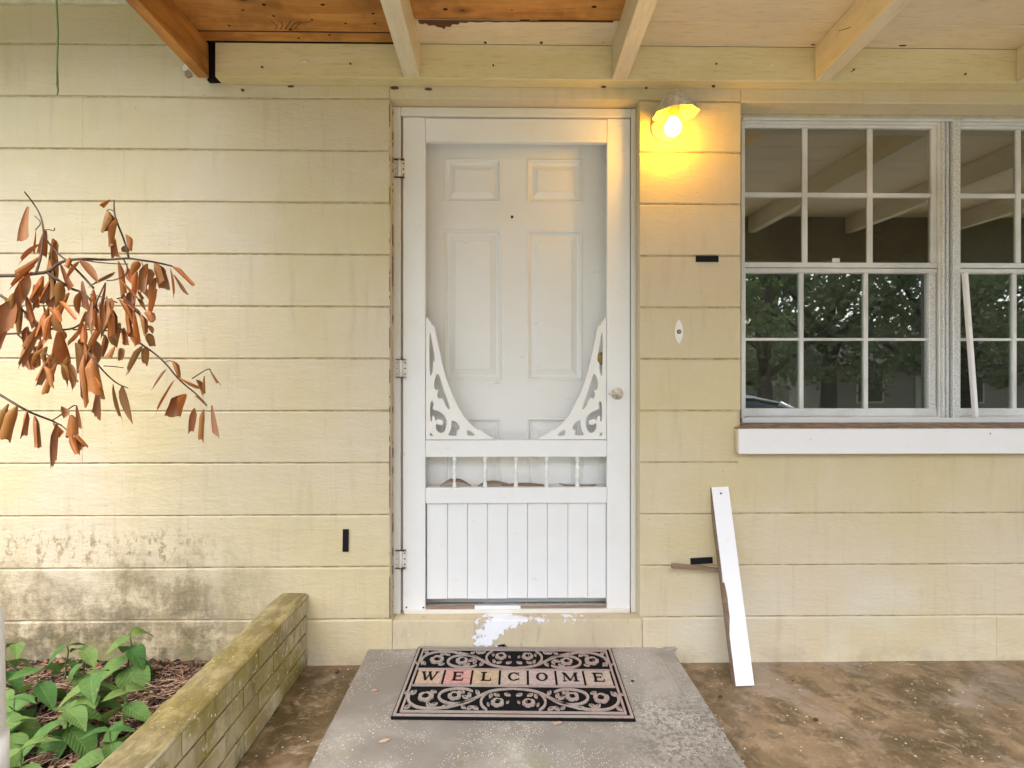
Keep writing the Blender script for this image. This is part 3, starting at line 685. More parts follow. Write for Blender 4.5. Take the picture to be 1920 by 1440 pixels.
def plank(x0, x1, y0, y1, m, label=None):
    o = pbox('ceiling_board', x0, x1, y0, y1, LT+.0005, LT+T, m, .0015, 1, .0)
    if label: o['label'] = label
    return o
xa, xb, xc = r1[0]-.02, (r2[0]+r2[1])/2, (r3[0]+r3[1])/2
xd = (r4[0]+r4[1])/2
plank(xa, xb-.001, -.118, -.064, m_pine, 'narrow bare orange board'); 
plank(xa, xb-.001, -.305, -.1215, m_pine)
plank(xb+.001, xc-.001, -.1885, -.058, m_plankp, 'pinkish cream board with rotten edge')
plank(xb+.001, xc+.02-.001, -.378, -.192, m_pine)
plank(xa, xb-.001, -.49, -.3085, m_pine)
plank(xc+.0012, xd-.001, -.1885, -.058, m_plankp); plank(xc+.021, xd-.001, -.378, -.191, m_plankp)
plank(xd+.001, 4.3, -.186, -.058, m_plankp); plank(xd+.001, 4.3, -.378, -.1885, m_plankp)
yy = -.382; i = 0
while yy > -2.2:
    if i > 0 or True:
        plank(xb+.001 if i == 0 else xa, 4.3, yy-.186, yy, m_plankp if i > 0 else m_plankp)
    yy -= .1885; i += 1
# rotten board edge, dark seam strip, and painted shade in the ledger gap
pts = [(784, 5), (790, 7), (796, 5), (803, 9), (812, 8), (818, 11), (826, 12), (831, 15), (834, 10), (842, 11), (848, 6), (858, 7), (862, 3), (872, 4), (880, 2), (895, 3), (915, 1.5), (930, 2.6), (945, 1.6), (960, 2), (980, 1.1), (1000, 1.4), (1060, .8), (1150, .9)]
bm = bmesh.new(); t_, bt = [], []
for p_, d_ in pts:
    Yp = -.1925; x_ = X(p_, Yp); t_.append((x_, Yp-.002)); bt.append((x_, Yp+d_*.0031))
for lvl in (0, 1):
    z_ = LT-.004 if lvl == 0 else LT+.006
    for i in range(len(pts)-1):
        bm.faces.new([bm.verts.new((q[0], q[1], z_)) for q in (t_[i], t_[i+1], bt[i+1], bt[i])])
bmesh.ops.remove_doubles(bm, verts=bm.verts, dist=.0001); 
r_ = [(bt[i], bt[i+1]) for i in range(len(bt)-1)]
for p_, q_ in r_: bm.faces.new([bm.verts.new(v) for v in ((*p_, LT-.004), (*q_, LT-.004), (*q_, LT+.006), (*p_, LT+.006))])
tilt(bm); wobj('rot_edge_and_gap_shade', bm, m_rot, porch)
pbox('rot_edge_and_gap_shade', xa+.06, xb-.03, -.0635, -.0605, LT-.003, LT+.01, m_dark, 0)  # black strip paints the shade in the gap between board and ledger
pbox('rot_edge_and_gap_shade', xa+.06, xb-.06, -.1215, -.118, LT-.0015, LT+.01, m_rot, 0)  # dark strip fills the seam between two boards
# deck, front beam, posts
pbox('roof_deck', xa-.03, 4.4, -2.3, -.002, LT+.022, LT+.05, m_shingle, 0)
bbox('front_beam', xa, 4.3, -2.0, -1.955, 2.085, 2.448, m_beam, porch, b=.003)
bbox('porch_post', 3.42, 3.51, -2.0, -1.91, 0, 2.05, m_bark2, porch, b=.004)
bbox('porch_post', 1.15, 1.24, -2.35, -2.26, 0, 2.45, m_frame, porch, b=.004) if False else None
# paint flakes along the orange rafter
for (p_, q_, s_, m_) in ((324, 96, .010, m_trim), (347, 126, .012, m_trim), (353, 139, .016, m_bw), (314, 88, .006, m_trim)):
    c_ = P(p_, q_, -.10); bm = bmesh.new()
    ring_ = [bm.verts.new(c_+Vector((cos(a)*s_*random.uniform(.6, 1.4), random.uniform(-.003, .003), sin(a)*s_*random.uniform(.5, 1.2)))) for a in [k*pi/4 for k in range(8)]]
    bm.faces.new(ring_); rr = bmesh.ops.extrude_face_region(bm, geom=bm.faces[:]); bmesh.ops.translate(bm, vec=(0, .0015, 0), verts=[v for v in rr['geom'] if isinstance(v, bmesh.types.BMVert)])
    wobj('paint_flake', bm, m_, porch)
# nails in the ledger
for p_, q_, dx_, dz_ in ((925, 123, .000, -.012), (1345, 119, -.012, -.014), (1810, 140, -.018, -.010), (494, 125, .004, -.014), (658, 118, .004, -.016), (1597, 134, -.006, -.006)):
    a = P(p_, q_, -.061); bm = bmesh.new(); tube(bm, [a+Vector((0, .005, 0)), a+Vector((dx_, -.022, dz_))], .0016, .0016, 6)
    tube(bm, [a+Vector((dx_, -.022, dz_)), a+Vector((dx_*1.06, -.0235, dz_*1.06))], .004, .004, 8); wobj('nail', bm, m_nail, porch)
# mud nests / knots under the ledger
for p_, q_ in ((545, 162), (803, 167), (455, 169), (1132, 163), (1212, 165), (1338, 162), (740, 165), (912, 64), (910, 80), (1015, 80), (1130, 79), (1525, 83), (1693, 84), (572, 115), (1447, 121), (1370, 45)):
    Yp = -.03 if q_ > 155 else (-.061 if q_ > 100 else -.075)
    c_ = P(p_, q_, Yp); bm = bmesh.new(); bmesh.ops.create_icosphere(bm, subdivisions=2, radius=1)
    s_ = random.uniform(.0022, .0058)
    for v in bm.verts: v.co = Vector((v.co.x*s_*(1.2+(p_ % 7)*.3), v.co.y*s_, v.co.z*s_))*(1+.5*noise.noise(v.co*3+c_*40))+c_
    wobj('mud_nest', bm, m_rust if q_ not in (115, 121) else m_trim, porch, True)
for p_, q_, r_ in ((495, 12, .009), (513, 32, .007), (585, 38, .006), (605, 11, .008), (618, 65, .007), (648, 44, .006), (700, 26, .007), (703, 44, .006), (545, 56, .008), (455, 22, .006), (835, 17, .010), (1114, 10, .010), (430, 50, .006), (560, 71, .006), (960, 17, .004)):
    zz = 2.3825+.009; dd = (zz-H)*F/(720-q_); yk = dd-D; zz = LT+.0005+TILT*max(0, -yk-.06); xk = X(p_, yk)
    bm = bmesh.new(); tube(bm, [(xk, yk, zz+.003), (xk, yk, zz-.0006)], r_, r_*.85, 10)
    for v in bm.verts: v.co.y = yk+(v.co.y-yk)*.6; v.co.x += .002*noise.noise(v.co*300)
    wobj('knot', bm, m_dark, porch)
for k_ in range(5):
    bm = bmesh.new(); xk = X(520+9*k_, -.12); tube(bm, [(xk, -.135, LT+.0028), (xk+.012+.004*k_, -.150-.004*k_, LT+.003), (xk+.018*k_, -.175, LT+.004)], .0016, .0008, 5); wobj('splinter', bm, m_rot, porch)
# staple wire on rafter 4
a = P(1572, 58, -.25); bm = bmesh.new(); tube(bm, [a, a+Vector((.02, -.02, -.004)), a+Vector((.04, -.04, -.002)), a+Vector((.045, -.05, .03))], .0012, .0008, 5); wobj('bent_wire', bm, m_nail, porch)

# ------------------------------------------------------------------ wall lamp
lx, lz = X(1248), Z(240, 0, 1248)
lamp = empty('wall_lamp', (lx, 0, lz), 'lit white wall lamp with bare round bulb under an octagonal metal shade', 'lamp')
bm = bmesh.new(); lathe(bm, [(.060, .0), (.060, .006), (.056, .012), (.045, .017), (.02, .019)], (lx, .001, lz), 32, 'Y'); wobj('back_plate', bm, m_lampmetal, lamp)
sc_ = Vector((X(1267, -.10), -.10, lz+.004)); tl = Matrix.Translation(sc_) @ Matrix.Rotation(R(-3), 4, 'Y') @ Matrix.Rotation(R(3), 4, 'X') @ Matrix.Translation(-sc_)
bm = bmesh.new(); rings = []
for r_, h_ in ((.086, 0), (.086, -.001), (.060, .046), (.034, .073), (.018, .080), (.016, .080), (.032, .070), (.058, .043), (.082, .002)):
    rings.append([bm.verts.new(sc_+Vector((cos(2*pi*(k+.5)/8)*r_, sin(2*pi*(k+.5)/8)*r_, h_))) for k in range(8)])
for i in range(len(rings)):
    p_, q_ = rings[i], rings[(i+1) % len(rings)]
    for k in range(8): bm.faces.new((p_[k], p_[(k+1) % 8], q_[(k+1) % 8], q_[k]))
bm.transform(tl); wobj('lamp_shade', bm, m_lampmetal, lamp)
bm = bmesh.new(); lathe(bm, [(.022, .062), (.022, .080), (.014, .088), (.006, .094)], sc_, 12); bm.transform(tl); wobj('shade_cap', bm, m_trim, lamp)
bc = Vector((X(1262, -.095), -.095, Z(239, -.095, 1262)))
bm = bmesh.new(); tube(bm, [sc_+Vector((0, 0, .07)), sc_+Vector((-.002, 0, .02)), bc+Vector((0, 0, .038))], .0185, .0175, 16); wobj('socket', bm, m_socket, lamp)
bm = bmesh.new(); tube(bm, [(lx, -.012, lz), (lx, -.05, lz+.014), (lx+.004, -.085, lz+.04)], .009, .009, 10); wobj('arm', bm, m_lampmetal, lamp)
bm = bmesh.new(); lathe(bm, [(.001, -.0325), (.012, -.031), (.023, -.0235), (.0305, -.011), (.0325, 0), (.0305, .011), (.024, .022), (.0175, .032), (.015, .040)], bc, 24); wobj('bulb', bm, m_bulb, lamp, True)
for s_ in (-1, 1):
    bm = bmesh.new(); lathe(bm, [(.006, .004), (.006, .012), (.002, .016)], sc_+Vector((s_*.042, 0, .046)), 8); wobj('screw', bm, m_rust, lamp)

# ------------------------------------------------------------------ doorbell and black plates
db = P(1272.5, 622, 0)
bell = empty('doorbell', db, 'small white pointed ornate doorbell plate on the wall right of the door', 'doorbell')
half = [(0, .048), (.0045, .042), (.0085, .036), (.008, .033), (.0125, .027), (.012, .023), (.015, .015), (.0155, 0)]
outl = half+[(x_, -z_) for x_, z_ in half[::-1]][1:]
outl = outl+[(-x_, z_) for x_, z_ in outl[::-1]][1:-1]
me = fill_shape([[(p[0], p[1]) for p in outl]], .004); me.materials.clear(); o = link('plate', me, m_white, bell, (0, -.0025, 0))
def lmesh(name, prof_, org, n, ax, m, par):
    bm = bmesh.new(); lathe(bm, prof_, org, n, ax); bmesh.ops.recalc_face_normals(bm, faces=bm.faces); me = bpy.data.meshes.new(name); bm.to_mesh(me); bm.free(); return link(name, me, m, par)
lmesh('bezel', [(.0085, .004), (.0085, .007), (.0065, .0085)], (0, 0, 0), 16, 'Y', m_rust, bell)
lmesh('button', [(.0058, .005), (.0058, .009), (.004, .0105)], (0, 0, 0), 16, 'Y', m_socket, bell)
for s_ in (-1, 1): lmesh('screw', [(.002, .004), (.001, .0055)], (0, 0, s_*.027), 8, 'Y', m_galv, bell)
def plate(px0, px1, py0, py1, label, rot=0):
    c_ = P((px0+px1)/2, (py0+py1)/2, 0); w_ = (px1-px0)*D/F; h_ = (py1-py0)*D/F
    bm = bmesh.new(); box(bm, -w_/2, w_/2, -.005, -.0003, -h_/2, h_/2); bev(bm, .001, 1)
    bm.transform(Matrix.Translation(c_) @ Matrix.Rotation(rot, 4, 'Y'))
    tag(wobj('black_plate', bm, m_black), label, 'plate', 'small black plates stuck on the wall')
plate(1304, 1347, 480, 491.5, 'small black horizontal plate on the wall above the doorbell', 0)
plate(1294, 1336, 1045, 1057, 'small black plate low on the wall beside the leaning board', R(-3))
plate(643, 654, 992, 1034, 'small black vertical plate on the wall left of the door', R(1))

# ------------------------------------------------------------------ step slab
bm = bmesh.new(); sl, sr, st_ = X(690), X(1259), .0625
ys_ = [-.001-i*.05 for i in range(44)]
prof2 = []
rings = []
for i, yv in enumerate(ys_):
    n_ = lambda s: .004*noise.noise(Vector((s*9.1, yv*6, 0)))
    rings.append([bm.verts.new(p) for p in ((sl+n_(1)+(.0), yv, -.02), (sl+n_(1), yv, st_-.004), (sl+.004+n_(1), yv, st_-.0005), (sl+.05, yv, st_), ((sl+sr)/2, yv, st_+.0005), (sr-.065+n_(3), yv, st_), (sr-.060+n_(3), yv, st_-.003), (sr-.006+n_(5), yv, st_-.004), (sr+n_(5), yv, st_-.008), (sr+n_(5), yv, -.02))])
for a, b_ in zip(rings[:-1], rings[1:]):
    for k in range(len(a)-1): bm.faces.new((a[k], a[k+1], b_[k+1], b_[k]))
bm.faces.new(rings[0]); bm.faces.new(rings[-1][::-1])
tag(wobj('step_slab', bm, m_slab), kind='structure')
# broken mortar lump at the slab's back right corner
bm = bmesh.new(); bmesh.ops.create_icosphere(bm, subdivisions=3, radius=1); c_ = Vector((X(1255, -.01), -.010, .0595))
for v in bm.verts: v.co = Vector((v.co.x*.028, v.co.y*.010, v.co.z*.0065))*(1+.5*noise.noise(v.co*3.5)+.5*noise.noise(v.co*9))+c_
tag(wobj('mortar_lump', bm, m_slab, None, False), 'rough grey mortar lump at the back right corner of the step slab', 'mortar')

# ------------------------------------------------------------------ welcome mat
mz = st_+.001
mat_o = empty('welcome_mat', (.0335, -.2375, mz), 'black and tan welcome doormat with flower scrolls on the grey step', 'doormat', rot=(0, 0, R(-1.7))); mat_o.scale = (1, 1, 1.5)
MW, MD = .375, .2235
def mm(name, bm, m, smooth=False):
    bmesh.ops.recalc_face_normals(bm, faces=bm.faces); me = bpy.data.meshes.new(name); bm.to_mesh(me); bm.free(); return link(name, me, m, mat_o)
bm = bmesh.new(); box(bm, -MW, MW, -MD, MD, 0, .006); bev(bm, .002, 1); mm('backing', bm, m_matblack)
def rectring(i0, i1, z1=.009, name='border', back=None):
    bm = bmesh.new()
    for (x0, x1, y0, y1) in ((-MW+i0, MW-i0, MD-i1, MD-i0), (-MW+i0, MW-i0, -MD+i0, -MD+i1), (-MW+i0, -MW+i1, -MD+i1, MD-i1), (MW-i1, MW-i0, -MD+i1, MD-i1)):
        box(bm, x0, x1, y0, y1, .0055, z1)
    mm(name, bm, m_tan)
rectring(.005, .013, .0085); rectring(.023, .030, .009)
for v_ in (-.0505, .0555):
    bm = bmesh.new(); box(bm, -MW+.032, MW-.032, v_-.003, v_+.003, .0055, .009); mm('border', bm, m_tan)
def ribbon(pts, wd, z0=.0055, z1=.0092):
    pts = [Vector((p[0], p[1])) for p in pts]; bm = bmesh.new(); Ls, Rs = [], []
    N = len(pts)
    for i, p in enumerate(pts):
        t = (pts[min(i+1, N-1)]-pts[max(i-1, 0)]).normalized(); nn = Vector((-t.y, t.x))
        w_ = wd*(.45+.55*min(1, 6*min(i, N-1-i)/N))/2*(1+.12*random.uniform(-1, 1))
        Ls.append(p+nn*w_); Rs.append(p-nn*w_)
    r_ = [[bm.verts.new((q.x, q.y, z)) for q, z in ((Ls[i], z0), (Ls[i], z1), (Rs[i], z1), (Rs[i], z0))] for i in range(N)]
    for a, b_ in zip(r_[:-1], r_[1:]):
        for k in range(3): bm.faces.new((a[k], a[k+1], b_[k+1], b_[k]))
    bm.faces.new(r_[0]); bm.faces.new(r_[-1][::-1]); return bm
def poly_prism(bm, pts, z0, z1):
    lo = [bm.verts.new((p[0], p[1], z0)) for p in pts]; hi = [bm.verts.new((p[0], p[1], z1)) for p in pts]
    bm.faces.new(hi); bm.faces.new(lo[::-1])
    for k in range(len(pts)): bm.faces.new((lo[k], lo[(k+1) % len(pts)], hi[(k+1) % len(pts)], hi[k]))
S1 = chaikin([(-.335, .085), (-.343, .115), (-.335, .150), (-.305, .176), (-.265, .183), (-.215, .176), (-.165, .155), (-.125, .125), (-.095, .095), (-.06, .074), (-.0, .067)], 3)
S2 = chaikin([(-.082, .186), (-.100, .165), (-.105, .135), (-.095, .105), (-.085, .093)], 3)
S3 = chaikin([(-.125, .128), (-.150, .150), (-.190, .157), (-.228, .145), (-.246, .115), (-.236, .084), (-.200, .068), (-.155, .070), (-.135, .085)], 3)
fl = bmesh.new()
for k in range(5):
    a = k*2*pi/5+.3; ctr = Vector((cos(a)*.0125, sin(a)*.0125))
    pts = []
    for j in range(9):
        b_ = a+(-1+2*j/8)*2.0; rr_ = .0105*(1-.18*math.exp(-((j-4)/1.2)**2)); pts.append((ctr.x+cos(b_)*rr_, ctr.y+sin(b_)*rr_))
    pts.append((cos(a-.45)*.007, sin(a-.45)*.007)) if False else None
    poly_prism(fl, pts, .0055, .0098+.0003*k)
fme = None
def flower(x, y, s, rot):
    o = link('flower', FM, m_tan, mat_o, (x, y, 0)); o.scale = (s, s, 1); o.rotation_euler = (0, 0, rot)
    c = link('flower_centre', FC, m_matblack, o)
FM = bpy.data.meshes.new('flower'); bmesh.ops.recalc_face_normals(fl, faces=fl.faces); fl.to_mesh(FM); fl.free()
bm = bmesh.new()
for a0, r_ in ((.2, .0085), (2.4, .011), (4.4, .0075)):
    pts = [(cos(a0+t*.22)*r_, sin(a0+t*.22)*r_) for t in range(9)]+[(cos(a0+t*.22)*(r_-.0028), sin(a0+t*.22)*(r_-.0028)) for t in range(8, -1, -1)]
    poly_prism(bm, pts, .009, .0116)
poly_prism(bm, [(cos(t)*.0032, sin(t)*.0032) for t in [k*pi/4 for k in range(8)]], .009, .0116)
bmesh.ops.recalc_face_normals(bm, faces=bm.faces); FC = bpy.data.meshes.new('flower_centre'); bm.to_mesh(FC); bm.free()
bm = bmesh.new(); ln = [(0, 0), (.006, .0058), (.014, .0075), (.022, .005), (.029, 0), (.022, -.005), (.014, -.0075), (.006, -.0058)]
poly_prism(bm, ln, .0055, .0095); bmesh.ops.recalc_face_normals(bm, faces=bm.faces); LM = bpy.data.meshes.new('leaf_motif'); bm.to_mesh(LM); bm.free()
bm = bmesh.new(); poly_prism(bm, [(.008, .0008), (.015, .0028), (.023, .0004), (.015, -.0006)], .0092, .0102); LV = bpy.data.meshes.new('leaf_vein'); bm.to_mesh(LV); bm.free()
def mleaf(x, y, a, s=1.0):
    o = link('leaf_motif', LM, m_tan, mat_o, (x, y, 0)); o.rotation_euler = (0, 0, a); o.scale = (s, s, 1); link('leaf_vein', LV, m_matblack, o)
leaves = [(-.345, .088, 2.5, .7), (-.335, .105, -1.0, .9), (-.325, .165, 2.3, .9), (-.26, .172, -2.3, .95), (-.262, .168, -.6, .9), (-.225, .17, .2, .9),
          (-.13, .17, .55, .9), (-.128, .168, 2.4, .85), (-.165, .168, .6, .7), (-.145, .125, -2.6, .95), (-.14, .118, -1.9, .9), (-.16, .092, -2.7, .9), (-.112, .102, -2.1, .9),
          (-.07, .10, 1.9, .8), (-.065, .098, .5, .8), (-.03, .098, .4, .8), (-.082, .15, 1.2, .6), (-.022, .15, -.9, .5), (-.275, .085, .3, .8)]
for sy in (1, -1):
    for sx_ in (1, -1):
        for ptl, wd in ((S1, .0085), (S2, .0075), (S3, .0085)):
            mm('scroll', ribbon([(p[0]*sx_, p[1]*sy) for p in ptl], wd), m_tan)
        flower(-.285*sx_, .118*sy, 1.22, random.random()*6); flower(-.192*sx_, .112*sy, 1.05, random.random()*6); flower(-.05*sx_, .148*sy, 1.0, random.random()*6)
        for x_, y_, a_, s_ in leaves:
            a2 = a_ if sx_ > 0 else pi-a_; a2 = a2 if sy > 0 else -a2
            mleaf(x_*sx_, y_*sy, a2, s_)
# letter tiles
TW = .0975; t0 = -.341
def stroke(bm, p, q, w_, z0=.0088, z1=.0105):
    p, q = Vector(p), Vector(q); t = (q-p).normalized(); n_ = Vector((-t.y, t.x))*w_/2
    poly_prism(bm, [p-n_, q-n_, q+n_, p+n_], z0, z1)
def ellring(bm, a0, a1, cx=.5, cy=.5, n=28):
    pts = [(cx+cos(a0+(a1-a0)*k/n)*.33, cy+sin(a0+(a1-a0)*k/n)*.40) for k in range(n+1)]
    pin = [(cx+cos(a0+(a1-a0)*k/n)*.19, cy+sin(a0+(a1-a0)*k/n)*.345) for k in range(n+1)]
    for k in range(n): poly_prism(bm, [pts[k], pts[k+1], pin[k+1], pin[k]], .0088, .0105)
def serif(bm, x, y, w_=.26, h=.055): stroke(bm, (x-w_/2, y), (x+w_/2, y), h)
def glyph(ch):
    bm = bmesh.new()
    if ch == 'E':
        stroke(bm, (.33, .1), (.33, .9), .14); stroke(bm, (.2, .9), (.78, .9), .06); stroke(bm, (.2, .1), (.8, .1), .06); stroke(bm, (.3, .51), (.64, .51), .06)
        stroke(bm, (.76, .9), (.76, .7), .05); stroke(bm, (.8, .1), (.8, .32), .05); stroke(bm, (.64, .41), (.64, .61), .045)
    elif ch == 'L':
        stroke(bm, (.38, .1), (.38, .9), .14); serif(bm, .38, .9, .34); stroke(bm, (.24, .1), (.8, .1), .06); stroke(bm, (.79, .1), (.79, .36), .05)
    elif ch == 'O': ellring(bm, 0, 2*pi)
    elif ch == 'C':
        ellring(bm, .75, 2*pi-.75); stroke(bm, (.76, .62), (.76, .9), .05); stroke(bm, (.76, .2), (.79, .32), .05)
    elif ch == 'W':
        for a, b_, w_ in (((.10, .9), (.32, .1), .13), ((.32, .1), (.5, .82), .05), ((.44, .9), (.66, .1), .13), ((.66, .1), (.88, .9), .05)): stroke(bm, a, b_, w_)
        serif(bm, .1, .9, .24); serif(bm, .46, .9, .2); serif(bm, .88, .9, .2)
    elif ch == 'M':
        stroke(bm, (.17, .1), (.17, .9), .05); stroke(bm, (.2, .9), (.5, .15), .13); stroke(bm, (.5, .15), (.8, .9), .05); stroke(bm, (.82, .1), (.82, .9), .14)
        serif(bm, .17, .1, .22); serif(bm, .82, .1, .3); serif(bm, .16, .9, .2); serif(bm, .85, .9, .24)
    return bm
cols = (0, 1, 2, 3, 4, 4, 3)
for i, ch in enumerate('WELCOME'):
    x0 = t0+i*TW
    bm = bmesh.new(); box(bm, x0+.004, x0+TW-.004, -.041, .046, .0055, .009); mm('letter_tile', bm, m_tiles[cols[i]])
    bm = glyph(ch)
    for v in bm.verts: v.co.x = x0+.018+v.co.x*(TW-.036); v.co.y = -.029+v.co.y*.064
    mm('letter', bm, m_matblack)

# ------------------------------------------------------------------ leaning board, lath, bits on the ground
bd = empty('leaning_board', P(1396, 1294, -.18), 'short white painted board leaning against the wall below the window', 'board')
tA = P(1350, 913, -.012); bA = Vector((X(1397, -.175), -.175, .006)); dirv = (tA-bA).normalized(); xv = Vector((1, 0, 0)); xv = (xv-dirv*xv.dot(dirv)).normalized(); nv = xv.cross(dirv).normalized()
if nv.y > 0: nv = -nv
Lb = (tA-bA).length; hw = .0335; th = .036
def bpt(s, t, d): return bA+dirv*s+xv*t-nv*d
bm = bmesh.new(); ss = [Lb*k/24 for k in range(25)]; rr_ = []
for s_ in ss:
    ch = .009 if .25*Lb < s_ < .51*Lb else .001
    ch *= random.uniform(.5, 1.5) if ch > .002 else 1
    rr_.append([bm.verts.new(bpt(s_, *p)) for p in ((-hw+ch, 0), (hw, 0), (hw, th), (-hw, th), (-hw, ch*1.5))])
for a, b_ in zip(rr_[:-1], rr_[1:]):
    for k in range(5): 
        f = bm.faces.new((a[k], a[(k+1) % 5], b_[(k+1) % 5], b_[k])); 
bm.faces.new(rr_[0]); bm.faces.new(rr_[-1][::-1])
mb_ = wobj('plank', bm, m_board, bd)
mb_.data.materials.append(m_bw)
for p in mb_.data.polygons:
    i = p.index
    if i < 24*5 and (i % 5 == 4 and 6 <= i//5 < 12 or i % 5 == 3): p.material_index = 1
bm = bmesh.new(); c_ = bpt(Lb-.025, 0, 0); tube(bm, [c_, c_+nv*.004], .004, .003, 8); wobj('screw', bm, m_rust, bd)
bm = bmesh.new(); a = P(1259, 1060.5, -.045); b_ = P(1362, 1071, -.022); dz = Vector((0, 0, .0085)); dy = Vector((0, .004, 0)); mid = (a+b_)/2+Vector((0, 0, .003))
r_ = [[bm.verts.new(p+s1*dz*k_+s2*dy) for s1, s2 in ((-1, -1), (1, -1), (1, 1), (-1, 1))] for p, k_ in ((a, 1.15), (mid, 1), (b_, 1))]
for p_, q_ in zip(r_[:-1], r_[1:]):
    for k in range(4): bm.faces.new((p_[k], p_[(k+1) % 4], q_[(k+1) % 4], q_[k]))
bm.faces.new(r_[0]); bm.faces.new(r_[-1][::-1])
tag(wobj('wood_lath', bm, m_bw), 'thin brown wooden lath sticking out behind the white leaning board', 'lath')
def pod(px, py, zt, L_, label, name='seed_pod', rot=0.2, m=m_needle, r=.006):
    dep = (H-zt)*F/(py-720); Yp = dep-D
    c_ = Vector((X(px, Yp), Yp, zt+r*.7)); bm = bmesh.new(); bmesh.ops.create_icosphere(bm, subdivisions=2, radius=1)
    for v in bm.verts: v.co = Matrix.Rotation(rot, 3, 'Z') @ Vector((v.co.x*L_/2, v.co.y*r, v.co.z*r*.8))*(1+.25*noise.noise(v.co*2+c_*9))+c_
    tag(wobj(name, bm, m, None, True), label, 'seed pod', 'brown bits lying on the porch')
pod(1046, 1359, st_+.0, .034, 'tan seed pod lying on the step just in front of the doormat')
pod(721, 1389, st_, .036, 'brown seed pod on the step left of and below the doormat', rot=.4)
pod(703, 1294, st_, .022, 'small tan seed pod on the step beside the left edge of the doormat')
pod(1350, 1312, 0.0, .020, 'dark seed on the brown floor beside the foot of the white board', m=m_rust)
pod(632, 1258, 0.0, .016, 'dark seed on the brown floor near the wall left of the step', m=m_rust)
pod(1530, 1357, 0.0, .016, 'dark seed on the open brown floor at right', m=m_rust)
pod(1186, 1280, st_, .012, 'tiny dark seed on the step beside the right edge of the doormat', m=m_rust, r=.004)
pod(1129, 1206+8, st_, .014, 'brown seed behind the back right corner of the doormat', m=m_rust) if False else None
# twist of dark string at the mat's back edge
bm = bmesh.new(); c_ = Vector((X(942, -.02), -.012, st_+.014)); tube(bm, [c_+Vector((.022*sin(k*1.9)*(.5+.5*cos(k)), .008*cos(k*2.3), .006*sin(k*3.1)+.002)) for k in range(14)], .0018, .0012, 5)
tag(wobj('frayed_tuft', bm, m_matblack), 'frayed black tuft of thread at the back edge of the doormat', 'thread')
# hanging vine stem
bm = bmesh.new(); tube(bm, [P(107, -60, -.3), P(106, 0, -.3), P(109, 60, -.3), P(107, 120, -.3), P(108, 155, -.3)], .0026, .003, 7); tube(bm, [P(108, 155, -.3), P(107, 157, -.3), P(109, 170, -.3), P(107, 178, -.3)], .0042, .0016, 6)
tag(wobj('hanging_stem', bm, m_stem), 'thin green stem hanging straight down from the eave at top left', 'stem')

# ------------------------------------------------------------------ planter wall
pw = empty('planter_wall', (-.81, -.8, 0), 'low mossy brick planter wall running out from the house', 'planter wall')
PX1 = X(577); PX0 = X(518)+.016; PZ = .2815
nb = 0; ch_ = (PZ-.012)/4
for c in range(4):
    y_ = -.012 - (.0 if c % 2 else .10)
    if c % 2 == 0:
        bb_ = [(-.005, -.108)]
    else: bb_ = []
    yy = y_
    while yy > -1.75: bb_.append((yy, yy-.196)); yy -= .203
    for a, b_ in bb_:
        bm = bmesh.new(); box(bm, PX0+random.uniform(-.002, .002), PX1+random.uniform(-.002, .002), b_+.0, a, c*ch_+.004, (c+1)*ch_-.003); bev(bm, .003, 1); wobj('brick', bm, m_brick, pw)
bbox('joints', PX0+.006, PX1-.0075, -1.8, -.002, -.01, PZ-.014, m_brick, pw, b=0)
bm = bmesh.new(); N_ = 90; r_ = []
for i in range(N_+1):
    yv = -.002-1.8*i/N_; n_ = lambda s: 0.0065*noise.noise(Vector((s*5.3, yv*14, 1)))+.0035*noise.noise(Vector((s*2.3, yv*50, 4)))
    r_.append([bm.verts.new(p) for p in ((PX0-.001+n_(1), yv, PZ-.013), (PX0+n_(1), yv, PZ-.004), (PX0+.010+n_(2), yv, PZ+n_(3)*.4), ((PX0+PX1)/2, yv, PZ+.002+n_(4)*.6), (PX1-.010+n_(5), yv, PZ+n_(6)*.4), (PX1+.0015+n_(7)*.5, yv, PZ-.004), (PX1+.001+n_(7)*.5, yv, PZ-.013))])
for a, b_ in zip(r_[:-1], r_[1:]):
    for k in range(6): bm.faces.new((a[k], a[k+1], b_[k+1], b_[k]))
bm.faces.new(r_[0]); bm.faces.new(r_[-1])
wobj('mortar_cap', bm, m_brick, pw, True)
# grout smear at its foot and return wall (out of frame)
bm = bmesh.new(); box(bm, -2.6, PX1, -1.9, -1.8, 0, PZ); wobj('end_wall', bm, m_brick, pw)
bbox('planting_bed', -2.7, PX0-.0015, -1.8, -.0015, -.02, .012, m_soil, b=0).__setitem__('kind', 'structure')
